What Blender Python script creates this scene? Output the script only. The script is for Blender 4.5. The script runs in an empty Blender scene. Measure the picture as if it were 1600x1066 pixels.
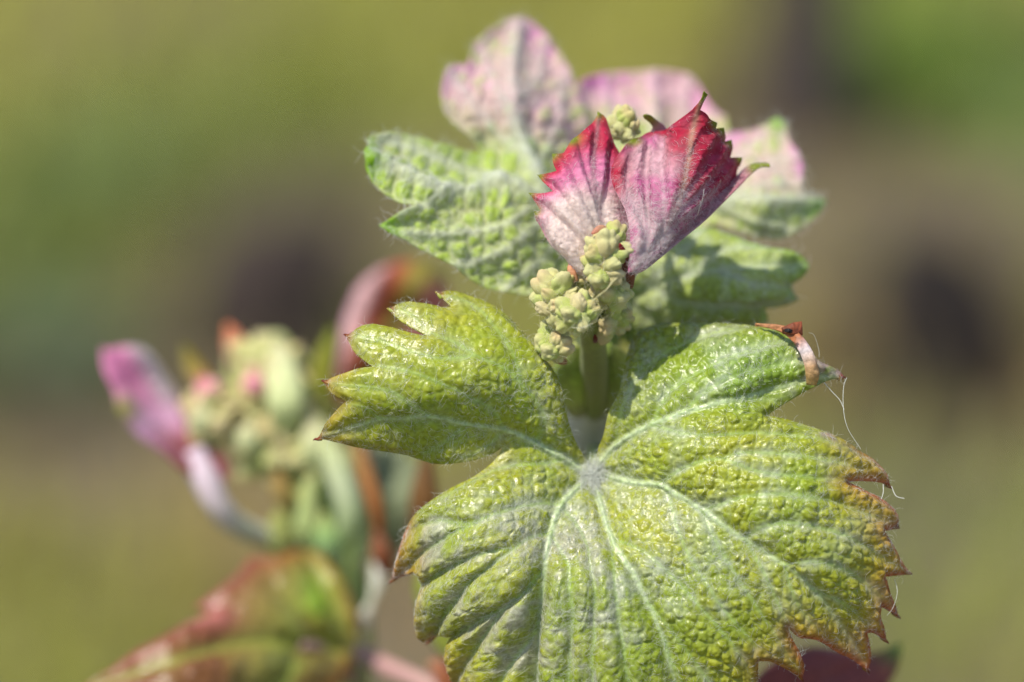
import bpy, math, random
import numpy as np
from mathutils import Vector, Matrix
from mathutils.geometry import delaunay_2d_cdt

random.seed(7)
rng = np.random.default_rng(7)
scene = bpy.context.scene
COL = scene.collection

# ------------------------------------------------------------------ camera, sky, sun, exposure
PITCH = math.radians(20.0)
CAM = np.array([0.0, 0.0, 0.55])
RIGHT = np.array([1.0, 0.0, 0.0])
UP = np.array([0.0, math.sin(PITCH), math.cos(PITCH)])
FWD = np.array([0.0, math.cos(PITCH), -math.sin(PITCH)])
FOCUS = 0.25            # metres to the plane of the main leaf
WIDTH = 0.070           # metres across the picture at that plane
MM = WIDTH / 1600.0     # metres per photograph pixel at that plane

cam_data = bpy.data.cameras.new('camera')
cam = bpy.data.objects.new('camera', cam_data)
COL.objects.link(cam)
cam.location = CAM
cam.rotation_euler = (math.radians(90) - PITCH, 0, 0)
cam_data.sensor_width = 36.0
cam_data.lens = 36.0 * FOCUS / WIDTH
cam_data.clip_start = 0.01
cam_data.clip_end = 1000.0
cam_data.dof.use_dof = True
cam_data.dof.focus_distance = FOCUS + 0.0003
cam_data.dof.aperture_fstop = 12.6
scene.camera = cam

to_sun = -0.42 * RIGHT + 0.80 * UP - 0.62 * FWD
to_sun = to_sun / np.linalg.norm(to_sun)
elev = math.asin(to_sun[2])
rot = math.atan2(to_sun[0], to_sun[1])
world = bpy.data.worlds.new('World')
scene.world = world
world.use_nodes = True
wn = world.node_tree
sky = wn.nodes.new('ShaderNodeTexSky')
sky.sky_type = 'NISHITA'
sky.sun_disc = False
sky.sun_elevation = elev
sky.sun_rotation = rot
bg = wn.nodes['Background']
bg.inputs['Strength'].default_value = 0.15
wn.links.new(sky.outputs['Color'], bg.inputs['Color'])

sun_data = bpy.data.lights.new('sun', 'SUN')
sun_data.energy = 4.5
sun_data.angle = math.radians(0.53)
sun_data.color = (1.0, 0.93, 0.82)
sun = bpy.data.objects.new('sun', sun_data)
COL.objects.link(sun)
sun.rotation_euler = Vector(to_sun).to_track_quat('Z', 'Y').to_euler()

scene.view_settings.view_transform = 'Standard'
scene.view_settings.look = 'None'
scene.view_settings.exposure = 0.25
scene.view_settings.gamma = 1.0
scene.render.engine = 'CYCLES'
scene.cycles.use_denoising = True
scene.cycles.max_bounces = 8
scene.cycles.diffuse_bounces = 4
scene.cycles.transmission_bounces = 6
scene.cycles.sample_clamp_indirect = 4.0


# ------------------------------------------------------------------ helpers
def at(px, py, d):
    """photograph pixel + depth in mm behind the focal plane -> world point(s)"""
    px = np.asarray(px, float); py = np.asarray(py, float); d = np.asarray(d, float)
    d = d + 0.45 * np.clip(d - 9, 0, 14) - 0.12 * np.maximum(0, d - 30)
    dist = FOCUS + d * 0.001
    k = MM * dist / FOCUS
    x = (px - 800.0) * k; y = (533.0 - py) * k
    return CAM + x[..., None] * RIGHT + y[..., None] * UP + dist[..., None] * FWD


def gnd(px, py):
    v = (px - 800.0) * MM * RIGHT + (533.0 - py) * MM * UP + FOCUS * FWD
    t = -CAM[2] / v[2]
    return CAM + v * t


def srgb(r, g, b):
    c = np.array([r, g, b]) / 255.0
    return np.where(c <= 0.04045, c / 12.92, ((c + 0.055) / 1.055) ** 2.4)


def smooth(x, a, b):
    t = np.clip((x - a) / (b - a), 0, 1)
    return t * t * (3 - 2 * t)


def mixc(a, b, t):
    return a * (1 - t[:, None]) + b * t[:, None]


_lat = rng.random((256, 256))


def vnoise(x, y, s, seed=0):
    x = x / s + seed * 17.31; y = y / s + seed * 9.77
    xi = np.floor(x).astype(int); yi = np.floor(y).astype(int)
    fx = x - xi; fy = y - yi
    fx = fx * fx * (3 - 2 * fx); fy = fy * fy * (3 - 2 * fy)
    g = lambda i, j: _lat[i % 256, j % 256]
    return ((g(xi, yi) * (1 - fx) + g(xi + 1, yi) * fx) * (1 - fy)
            + (g(xi, yi + 1) * (1 - fx) + g(xi + 1, yi + 1) * fx) * fy)


def fbm(x, y, s, seed=0, n=3):
    v = 0; a = 0.5; tot = 0
    for k in range(n):
        v = v + a * vnoise(x, y, s / 2 ** k, seed + k * 3.7); tot += a; a *= 0.5
    return v / tot


def seg_dist(P, A, B):
    out = np.full(len(P), 1e9)
    A = np.asarray(A, float); B = np.asarray(B, float)
    D = B - A
    L = (D ** 2).sum(1) + 1e-9
    for k in range(len(A)):
        t = np.clip(((P[:, 0] - A[k, 0]) * D[k, 0] + (P[:, 1] - A[k, 1]) * D[k, 1]) / L[k], 0, 1)
        dx = P[:, 0] - A[k, 0] - t * D[k, 0]; dy = P[:, 1] - A[k, 1] - t * D[k, 1]
        np.minimum(out, dx * dx + dy * dy, out=out)
    return np.sqrt(out)


def curve(pts, n=4):
    """Catmull-Rom through points"""
    p = np.asarray(pts, float)
    if len(p) < 3:
        return p
    q = np.vstack([2 * p[0] - p[1], p, 2 * p[-1] - p[-2]])
    out = []
    for i in range(1, len(q) - 2):
        for t in np.arange(n) / n:
            a, b, c, e = q[i - 1], q[i], q[i + 1], q[i + 2]
            out.append(0.5 * (2 * b + (c - a) * t + (2 * a - 5 * b + 4 * c - e) * t * t + (3 * b - a - 3 * c + e) * t ** 3))
    out.append(p[-1])
    return np.array(out)


def poly_dist(P, lines):
    A = []; B = []
    for l in lines:
        l = np.asarray(l, float)
        A.append(l[:-1]); B.append(l[1:])
    return seg_dist(P, np.vstack(A), np.vstack(B))


def inside(P, poly):
    x, y = P[:, 0], P[:, 1]
    r = np.zeros(len(P), bool)
    j = len(poly) - 1
    for i in range(len(poly)):
        xi, yi = poly[i]; xj, yj = poly[j]
        if yi != yj:
            c = ((yi > y) != (yj > y)) & (x < (xj - xi) * (y - yi) / (yj - yi) + xi)
            r ^= c
        j = i
    return r


def chaikin(poly, it=2, sharp=80):
    p = [np.array(q, float) for q in poly]
    keep = [False] * len(p)
    n = len(p)
    for i in range(n):
        a = p[i - 1] - p[i]; b = p[(i + 1) % n] - p[i]
        c = np.dot(a, b) / (np.linalg.norm(a) * np.linalg.norm(b) + 1e-9)
        keep[i] = math.degrees(math.acos(max(-1, min(1, c)))) < sharp
    for _ in range(it):
        q = []; kq = []
        n = len(p)
        for i in range(n):
            if keep[i]:
                q.append(p[i]); kq.append(True)
            else:
                q.append(0.75 * p[i] + 0.25 * p[i - 1]); kq.append(False)
                q.append(0.75 * p[i] + 0.25 * p[(i + 1) % n]); kq.append(False)
        p, keep = q, kq
    return np.array(p)


def resample(poly, s):
    out = []
    n = len(poly)
    for i in range(n):
        a, b = poly[i], poly[(i + 1) % n]
        m = max(1, int(np.linalg.norm(b - a) / s))
        for k in range(m):
            out.append(a + (b - a) * k / m)
    return np.array(out)


def sheet_mesh(outline, spacing, sub, it=2, sharp=80):
    poly = resample(chaikin(outline, it, sharp), spacing)
    d = np.linalg.norm(poly - np.roll(poly, 1, 0), axis=1)
    poly = poly[d > spacing * 0.12]
    lo = poly.min(0); hi = poly.max(0)
    gx = np.arange(lo[0], hi[0], spacing); gy = np.arange(lo[1], hi[1], spacing * 0.866)
    X, Y = np.meshgrid(gx, gy)
    X[1::2] += spacing * 0.5
    P = np.stack([X.ravel(), Y.ravel()], 1) + rng.uniform(-.15, .15, (X.size, 2)) * spacing
    P = P[inside(P, poly)]
    ed = seg_dist(P, poly, np.roll(poly, -1, 0))
    P = P[ed > spacing * 0.55]
    allp = np.vstack([poly, P])
    res = delaunay_2d_cdt([Vector(p) for p in allp], [], [list(range(len(poly)))], 1, 1e-4)
    V = np.array([tuple(v) for v in res[0]])
    T = np.array([f for f in res[2] if len(f) == 3], int)
    a = V[T[:, 1]] - V[T[:, 0]]; b = V[T[:, 2]] - V[T[:, 0]]
    flip = (a[:, 0] * b[:, 1] - a[:, 1] * b[:, 0]) > 0     # y is down: make them face the camera
    T[flip] = T[flip][:, ::-1]
    for _ in range(sub):
        V, T = subdiv(V, T)
    return V, T, poly


def subdiv(V, T):
    E = np.sort(np.vstack([T[:, [0, 1]], T[:, [1, 2]], T[:, [2, 0]]]), 1)
    U, inv = np.unique(E, axis=0, return_inverse=True)
    inv = inv.ravel()
    n = len(V); m = len(T)
    V2 = np.vstack([V, 0.5 * (V[U[:, 0]] + V[U[:, 1]])])
    ab, bc, ca = inv[:m] + n, inv[m:2 * m] + n, inv[2 * m:] + n
    T2 = np.vstack([np.stack([T[:, 0], ab, ca], 1), np.stack([ab, T[:, 1], bc], 1),
                    np.stack([ca, bc, T[:, 2]], 1), np.stack([ab, bc, ca], 1)])
    return V2, T2


def tps(ctrl):
    c = np.array(ctrl, float)
    s = 200.0
    p = c[:, :2] / s
    def k(r2):
        return 0.5 * r2 * np.log(r2 + 1e-12)
    n = len(p)
    K = k(((p[:, None] - p[None]) ** 2).sum(2)) + np.eye(n) * 0.02
    Q = np.hstack([np.ones((n, 1)), p])
    M = np.vstack([np.hstack([K, Q]), np.hstack([Q.T, np.zeros((3, 3))])])
    w = np.linalg.solve(M, np.concatenate([c[:, 2], np.zeros(3)]))
    def f(P):
        q = P / s
        v = w[n] + q @ w[n + 1:]
        for i in range(n):
            v = v + w[i] * k(((q - p[i]) ** 2).sum(1))
        return v
    return f


def vnormals(P, T):
    fn = np.cross(P[T[:, 1]] - P[T[:, 0]], P[T[:, 2]] - P[T[:, 0]])
    N = np.zeros_like(P)
    for k in range(3):
        for a in range(3):
            N[:, a] += np.bincount(T[:, k], fn[:, a], len(P))
    return N / (np.linalg.norm(N, axis=1)[:, None] + 1e-20)


def voronoi(x, y, cell, seed, jitter=0.8):
    u = x / cell; v = y / cell
    iu = np.floor(u).astype(int); iv = np.floor(v).astype(int)
    r = np.random.default_rng(seed)
    jx = r.random((64, 64)); jy = r.random((64, 64)); hh = r.random((64, 64))
    f1 = np.full(len(x), 9.0); f2 = np.full(len(x), 9.0); hv = np.zeros(len(x))
    for a in (-1, 0, 1):
        for b in (-1, 0, 1):
            i = iu + a; j = iv + b
            cx = i + 0.5 + (jx[i % 64, j % 64] - 0.5) * jitter
            cy = j + 0.5 + (jy[i % 64, j % 64] - 0.5) * jitter
            d = np.hypot(u - cx, v - cy)
            near = d < f1
            f2 = np.where(near, f1, np.minimum(f2, d))
            hv = np.where(near, hh[i % 64, j % 64], hv)
            f1 = np.where(near, d, f1)
    return f1, f2, hv


def solid(P, T, N, th):
    """give a sheet its thickness: back side and rim"""
    n = len(P)
    E = np.vstack([T[:, [0, 1]], T[:, [1, 2]], T[:, [2, 0]]])
    key = np.sort(E, 1)
    U, inv, cnt = np.unique(key, axis=0, return_inverse=True, return_counts=True)
    B = E[cnt[inv.ravel()] == 1]
    P2 = np.vstack([P, P - N * th[:, None]])
    T2 = np.vstack([T, T[:, ::-1] + n, np.stack([B[:, 1], B[:, 0], B[:, 0] + n], 1), np.stack([B[:, 1], B[:, 0] + n, B[:, 1] + n], 1)])
    return P2, T2


def make_obj(name, P, T, mat, parent=None, col=None, kind=None, smooth_shade=True):
    P = np.asarray(P, float); T = np.asarray(T, int)
    org = 0.5 * (P.min(0) + P.max(0))
    me = bpy.data.meshes.new(name)
    L = P - org
    me.vertices.add(len(L)); me.vertices.foreach_set('co', L.astype(np.float32).ravel())
    me.loops.add(T.size); me.loops.foreach_set('vertex_index', T.astype(np.int32).ravel())
    me.polygons.add(len(T))
    k = T.shape[1]
    me.polygons.foreach_set('loop_start', (np.arange(len(T)) * k).astype(np.int32))
    me.polygons.foreach_set('use_smooth', np.full(len(T), smooth_shade))
    me.update(calc_edges=True)
    if col is not None:
        ca = me.color_attributes.new('col', 'FLOAT_COLOR', 'POINT')
        c4 = np.ones((len(L), 4), np.float32); c4[:, :col.shape[1]] = np.clip(col, 0, 1)
        ca.data.foreach_set('color', c4.ravel())
    me.materials.append(mat)
    o = bpy.data.objects.new(name, me)
    COL.objects.link(o)
    if parent is not None:
        o.parent = parent
        base = np.array(parent['_w']) if '_w' in parent else np.zeros(3)
        o.location = org - base
    else:
        o.location = org
    o['_w'] = list(map(float, org))
    if kind:
        o['kind'] = kind
    return o


def empty(name, loc, label, cat, group=None):
    o = bpy.data.objects.new(name, None)
    COL.objects.link(o)
    o.location = loc
    o.empty_display_size = 0.01
    o['_w'] = [float(v) for v in loc]
    o['label'] = label; o['category'] = cat
    if group:
        o['group'] = group
    return o


# ------------------------------------------------------------------ materials
def nodes(name):
    m = bpy.data.materials.new(name)
    m.use_nodes = True
    nt = m.node_tree
    b = nt.nodes['Principled BSDF']
    return m, nt, b


def mnode(nt, op, a, b=None):
    n = nt.nodes.new('ShaderNodeMath'); n.operation = op
    for i, v in enumerate((a, b)):
        if v is None:
            continue
        if isinstance(v, (int, float)):
            n.inputs[i].default_value = v
        else:
            nt.links.new(v, n.inputs[i])
    return n.outputs[0]


def tissue(name, rough=(0.25, 0.5), spec=0.5, trans=0.35, bump=0.00004, bscale=6000, sheen=0.0, var=0.25, vscale=2500):
    """plant tissue: pigment from the 'col' attribute, fine grain, gloss, light passing through"""
    m, nt, b = nodes(name)
    at_ = nt.nodes.new('ShaderNodeAttribute'); at_.attribute_name = 'col'
    tc = nt.nodes.new('ShaderNodeTexCoord')
    n1 = nt.nodes.new('ShaderNodeTexNoise'); n1.inputs['Scale'].default_value = vscale; n1.inputs['Detail'].default_value = 4
    n2 = nt.nodes.new('ShaderNodeTexNoise'); n2.inputs['Scale'].default_value = bscale; n2.inputs['Detail'].default_value = 3
    for n in (n1, n2):
        nt.links.new(tc.outputs['Object'], n.inputs['Vector'])
    mr = nt.nodes.new('ShaderNodeMapRange')
    mr.inputs['From Min'].default_value = 0.3; mr.inputs['From Max'].default_value = 0.7
    mr.inputs['To Min'].default_value = 1 - var; mr.inputs['To Max'].default_value = 1 + var
    nt.links.new(n1.outputs['Fac'], mr.inputs['Value'])
    mx = nt.nodes.new('ShaderNodeVectorMath'); mx.operation = 'SCALE'
    nt.links.new(at_.outputs['Color'], mx.inputs[0]); nt.links.new(mr.outputs[0], mx.inputs['Scale'])
    nt.links.new(mx.outputs[0], b.inputs['Base Color'])
    rr = nt.nodes.new('ShaderNodeMapRange')
    rr.inputs['From Min'].default_value = 0.3; rr.inputs['From Max'].default_value = 0.7
    rr.inputs['To Min'].default_value = rough[0]; rr.inputs['To Max'].default_value = rough[1]
    nt.links.new(n1.outputs['Fac'], rr.inputs['Value'])
    nt.links.new(rr.outputs[0], b.inputs['Roughness'])
    b.inputs['Specular IOR Level'].default_value = spec
    if sheen:
        b.inputs['Sheen Weight'].default_value = sheen
        b.inputs['Sheen Roughness'].default_value = 0.4
    bp = nt.nodes.new('ShaderNodeBump'); bp.inputs['Distance'].default_value = bump; bp.inputs['Strength'].default_value = 1.0
    nt.links.new(n2.outputs['Fac'], bp.inputs['Height'])
    nt.links.new(bp.outputs['Normal'], b.inputs['Normal'])
    if trans:
        tr = nt.nodes.new('ShaderNodeBsdfTranslucent')
        hs = nt.nodes.new('ShaderNodeHueSaturation'); hs.inputs['Saturation'].default_value = 1.15; hs.inputs['Value'].default_value = 1.25
        nt.links.new(mx.outputs[0], hs.inputs['Color'])
        nt.links.new(hs.outputs[0], tr.inputs['Color'])
        ms = nt.nodes.new('ShaderNodeMixShader'); ms.inputs[0].default_value = trans
        nt.links.new(b.outputs[0], ms.inputs[1]); nt.links.new(tr.outputs[0], ms.inputs[2])
        nt.links.new(ms.outputs[0], nt.nodes['Material Output'].inputs['Surface'])
    return m


M_LEAF = tissue('glossy_young_leaf', (0.17, 0.42), 0.55, 0.3, 0.00004, 5600)
M_FELT = tissue('felted_young_leaf', (0.5, 0.8), 0.3, 0.35, 0.00005, 5200, 0.15, 0.22)
M_BUD = tissue('flower_bud_skin', (0.4, 0.6), 0.35, 0.12, 0.00004, 4000, 0.1, 0.2, 1800)
M_STEM = tissue('stem_skin', (0.35, 0.6), 0.4, 0.15, 0.00004, 3000, 0.1, 0.15, 1500)
M_HAIR = tissue('leaf_hair_white', (0.35, 0.5), 0.5, 0.4, 0.0, 3000, 0.0, 0.05)
M_GRASS = tissue('grass_blades', (0.4, 0.6), 0.35, 0.3, 0.0, 300, 0.0, 0.15, 60)
M_BARK = tissue('old_bark', (0.8, 0.95), 0.2, 0.0, 0.003, 220, 0.0, 0.6, 130)
M_DRY = tissue('withered_tissue', (0.4, 0.7), 0.4, 0.3, 0.00006, 4000, 0.0, 0.35, 3000)

# ------------------------------------------------------------------ ground and what grows on it
m, nt, b = nodes('vineyard_soil')
tc = nt.nodes.new('ShaderNodeTexCoord')
n1 = nt.nodes.new('ShaderNodeTexNoise'); n1.inputs['Scale'].default_value = 3.0; n1.inputs['Detail'].default_value = 8
n2 = nt.nodes.new('ShaderNodeTexNoise'); n2.inputs['Scale'].default_value = 60.0; n2.inputs['Detail'].default_value = 6
cr = nt.nodes.new('ShaderNodeValToRGB')
cr.color_ramp.elements[0].position = 0.35; cr.color_ramp.elements[0].color = (0.10, 0.075, 0.05, 1)
cr.color_ramp.elements[1].position = 0.68; cr.color_ramp.elements[1].color = (0.20, 0.16, 0.10, 1)
for n in (n1, n2):
    nt.links.new(tc.outputs['Object'], n.inputs['Vector'])
nt.links.new(n2.outputs['Fac'], cr.inputs[0])
nt.links.new(cr.outputs[0], b.inputs['Base Color'])
b.inputs['Roughness'].default_value = 0.95
bp = nt.nodes.new('ShaderNodeBump'); bp.inputs['Distance'].default_value = 0.02
nt.links.new(n2.outputs['Fac'], bp.inputs['Height']); nt.links.new(bp.outputs[0], b.inputs['Normal'])
M_SOIL = m

# gently clodded soil near the vine, flat out to the horizon
gx = np.concatenate([[-400, -60, -12, -4], np.linspace(-2, 2, 60), [4, 12, 60, 400]])
gy = np.concatenate([[-400, -60, -12, -3], np.linspace(-0.6, 4.4, 75), [7, 16, 60, 400]])
X, Y = np.meshgrid(gx, gy)
near = (np.abs(X) < 2.1) & (Y > -0.7) & (Y < 4.5)
Z = np.where(near, (fbm(X.ravel() * 1000, Y.ravel() * 1000, 220, 3).reshape(X.shape) - 0.5) * 0.05, 0)
Pg = np.stack([X.ravel(), Y.ravel(), Z.ravel()], 1)
nx, ny = len(gx), len(gy)
i = (np.arange(ny - 1)[:, None] * nx + np.arange(nx - 1)[None]).ravel()
Qg = np.stack([i, i + 1, i + nx + 1, i + nx], 1)
o = make_obj('ground', Pg, Qg, M_SOIL, None, None, 'structure')

# patches of different growth: (px, py, radius x, radius y, blade colour, cover)
G_OLIVE = srgb(156, 158, 72); G_YEL = srgb(172, 170, 84); G_GREEN = srgb(120, 136, 66); G_DARK = srgb(76, 94, 54)
G_BRIGHT = srgb(130, 154, 60); G_STRAW = srgb(160, 136, 92); G_EARTH = srgb(128, 104, 78)
patches = [
    (100, 40, 300, 160, G_YEL, 1.0), (500, 20, 300, 160, G_OLIVE, 1.0), (820, 40, 260, 150, G_YEL, 1.0), (1010, 60, 130, 150, G_YEL, 1.0),
    (130, 280, 200, 130, G_GREEN, 1.0), (380, 230, 240, 120, G_GREEN, 1.0), (30, 430, 120, 120, G_GREEN, 0.9),
    (60, 570, 150, 130, G_DARK, 1.0), (430, 430, 190, 110, G_EARTH, 0.05), (250, 480, 130, 100, G_OLIVE, 0.5),
    (150, 750, 200, 90, G_EARTH, 0.25), (120, 930, 260, 130, G_YEL, 1.0), (350, 850, 160, 120, G_STRAW, 0.6), (60, 1060, 240, 140, G_OLIVE, 1.0),
    (1480, 130, 170, 120, G_BRIGHT, 1.0), (1590, 210, 120, 150, G_GREEN, 1.0), (1390, 290, 170, 50, G_STRAW, 0.25),
    (1200, 250, 150, 140, G_EARTH, 0.2), (1430, 450, 150, 90, G_EARTH, 0.05), (1330, 400, 100, 90, G_OLIVE, 0.6),
    (1420, 600, 220, 90, G_STRAW, 0.6), (1540, 680, 140, 100, G_EARTH, 0.25), (1500, 850, 180, 140, G_GREEN, 0.6), (1560, 1010, 200, 160, G_OLIVE, 0.9),
    (1300, 950, 200, 140, G_GREEN, 0.6), (800, 600, 300, 200, G_OLIVE, 0.7), (700, 1000, 300, 150, G_STRAW, 0.5),
]
pc = []
for (px, py, rx, ry, c, cov) in patches:
    g0 = gnd(px, py); gx_ = gnd(px + rx, py); gy_ = gnd(px, py - ry)
    pc.append((g0[0], g0[1], abs(gx_[0] - g0[0]), abs(gy_[1] - g0[1]), c, cov))
NB = 110000
bx = rng.uniform(-1.5, 1.5, NB); by = rng.uniform(0.75, 4.2, NB)
w = np.full(NB, 0.06); cc = np.tile(G_OLIVE, (NB, 1)) * 0.06; cv = np.full(NB, 0.06 * 0.8)
for (x0, y0, rx, ry, c, cov) in pc:
    g = np.exp(-(((bx - x0) / rx) ** 2 + ((by - y0) / ry) ** 2) * 1.6)
    w += g; cc += g[:, None] * c; cv += g * cov
cc /= w[:, None]; cv /= w
keep = rng.random(NB) < cv
bx, by, cc = bx[keep], by[keep], cc[keep]
n = len(bx)
ln = rng.uniform(0.012, 0.045, n); wd = rng.uniform(0.0015, 0.0035, n)
az = rng.uniform(0, 2 * np.pi, n); lean = rng.uniform(0.25, 1.1, n)
dx, dy = np.cos(az), np.sin(az)
base = np.stack([bx, by, np.full(n, -0.02)], 1)
side = np.stack([-dy, dx, np.zeros(n)], 1)
hd = np.stack([dx, dy, np.zeros(n)], 1); up = np.array([0, 0, 1.0])
rings = []
for t, wk in ((0, 1.0), (0.4, 0.9), (0.75, 0.6)):
    c_ = base + hd * (ln * lean * t * t)[:, None] + up * ((ln + 0.02) * t)[:, None]
    rings += [c_ - side * (wd * wk)[:, None], c_ + side * (wd * wk)[:, None]]
tip = base + hd * (ln * lean)[:, None] + up * ((ln + 0.02) * (1 - 0.25 * lean))[:, None]
Pb = np.concatenate(rings + [tip])
k = np.arange(n)
Tb = np.concatenate([np.stack([k + a * n, k + b_ * n, k + c_ * n], 1) for a, b_, c_ in
                     ((0, 1, 3), (0, 3, 2), (2, 3, 5), (2, 5, 4), (4, 5, 6))])
cb = np.tile(cc * rng.uniform(0.75, 1.25, n)[:, None], (7, 1))
o = make_obj('meadow_grass', Pb, Tb, M_GRASS, None, cb, 'stuff')
o['label'] = 'short olive and yellow green grass covering the vineyard floor'; o['category'] = 'grass'


def bark_post(name, base_xy, z1, r0, r1, lean, color, label, cat, parent=None, seed=1):
    ns, nr = 28, 26
    P = []
    for i_ in range(nr):
        t = i_ / (nr - 1)
        for j in range(ns):
            a = 2 * math.pi * j / ns
            r = (r0 + (r1 - r0) * t) * (1 + 0.5 * math.exp(-t * 9))
            r *= 0.8 + 0.45 * float(fbm(np.array([a * 60 + seed * 99]), np.array([t * 260.0]), 50, seed)[0])
            P.append((base_xy[0] + lean[0] * t + 0.25 * r0 * math.sin(5 * t + seed) + r * math.cos(a),
                      base_xy[1] + lean[1] * t + r * math.sin(a), -0.03 + (z1 + 0.03) * t))
    P.append((base_xy[0] + lean[0], base_xy[1] + lean[1], z1 + r1 * 0.3))
    T = []
    for i_ in range(nr - 1):
        for j in range(ns):
            a = i_ * ns + j; b_ = i_ * ns + (j + 1) % ns
            T += [(a, b_, b_ + ns), (a, b_ + ns, a + ns)]
    for j in range(ns):
        T.append(((nr - 1) * ns + j, (nr - 1) * ns + (j + 1) % ns, nr * ns))
    P = np.array(P)
    c = color[None] * (0.6 + 0.8 * fbm(P[:, 2] * 900, np.arctan2(P[:, 1] - base_xy[1], P[:, 0] - base_xy[0]) * 90, 60, seed))[:, None]
    o = make_obj(name, P, T, M_BARK, parent, c)
    if label:
        o['label'] = label; o['category'] = cat
    return o


g = gnd(1215, 230)
bark_post('old_vine', g[:2], 0.75, 0.026, 0.020, (0.06, 0.05), np.array([0.075, 0.058, 0.05]),
          'dark rough trunk of an old vine standing in the grass beyond the shoot tips', 'vine trunk', None, 2)
g = gnd(1415, 600)  # near-black stump added to stand in for a dark ground shadow
bark_post('dark_patch_stump', g[:2], 0.06, 0.040, 0.026, (0.012, 0.01), np.array([0.022, 0.017, 0.015]),
          'low black stump added in place of a dark ground shadow below the standing trunk', 'stump', None, 5)
g = gnd(462, 600)
bark_post('dark_patch_stump', g[:2], 0.065, 0.046, 0.034, (-0.008, 0.01), np.array([0.05, 0.036, 0.03]),
          'broad brown vine stump in the grass behind the pink flower cluster', 'stump', None, 8)


def weed(name, px, py, size, color, label, seed, nleaf=16):
    r = np.random.default_rng(seed)
    g0 = gnd(px, py)
    root = empty(name, (g0[0], g0[1], 0.0), label, 'weed', None)
    for q in range(nleaf):
        a = q * 2.399 + r.uniform(-.3, .3); L = size * r.uniform(0.6, 1.1); wmax = L * r.uniform(0.16, 0.24)
        rise = r.uniform(0.3, 1.1)
        P = []; T = []
        N_ = 7
        for k_ in range(N_):
            t = k_ / (N_ - 1)
            h = L * (rise * t - 0.55 * t * t) - 0.02 * (1 - t)
            rad = L * t * 0.9
            wv = wmax * (0.12 + math.sin(math.pi * min(t * 0.95, 1)) ** 0.8) if t < 1 else 0.0005
            c0 = np.array([math.cos(a) * rad, math.sin(a) * rad, h]); s0 = np.array([-math.sin(a), math.cos(a), 0])
            P += [c0 - s0 * wv + [0, 0, wv * 0.35], c0, c0 + s0 * wv + [0, 0, wv * 0.35]]
        for k_ in range(N_ - 1):
            i0 = 3 * k_
            T += [(i0, i0 + 1, i0 + 4), (i0, i0 + 4, i0 + 3), (i0 + 1, i0 + 2, i0 + 5), (i0 + 1, i0 + 5, i0 + 4)]
        P = np.array(P) + [g0[0], g0[1], 0]
        c = np.tile(color * r.uniform(0.75, 1.2), (len(P), 1))
        make_obj('leaf', P, T, M_GRASS, root, c)
    return root


weed('weed_rosette', 45, 620, 0.075, srgb(64, 84, 52), 'dark green broad leaved weed rosette behind the pink folded leaf', 11, 20)
weed('weed_rosette', 150, 330, 0.06, srgb(98, 116, 58), 'mid green weed rosette in the grass above the dark one', 12)
weed('weed_rosette', 1460, 190, 0.07, srgb(122, 152, 58), 'bright yellow green weed rosette right beside the dark trunk', 13, 20)
weed('weed_rosette', 1585, 260, 0.06, srgb(90, 112, 52), 'deeper green weed rosette next to the bright yellow green one', 14)

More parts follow.
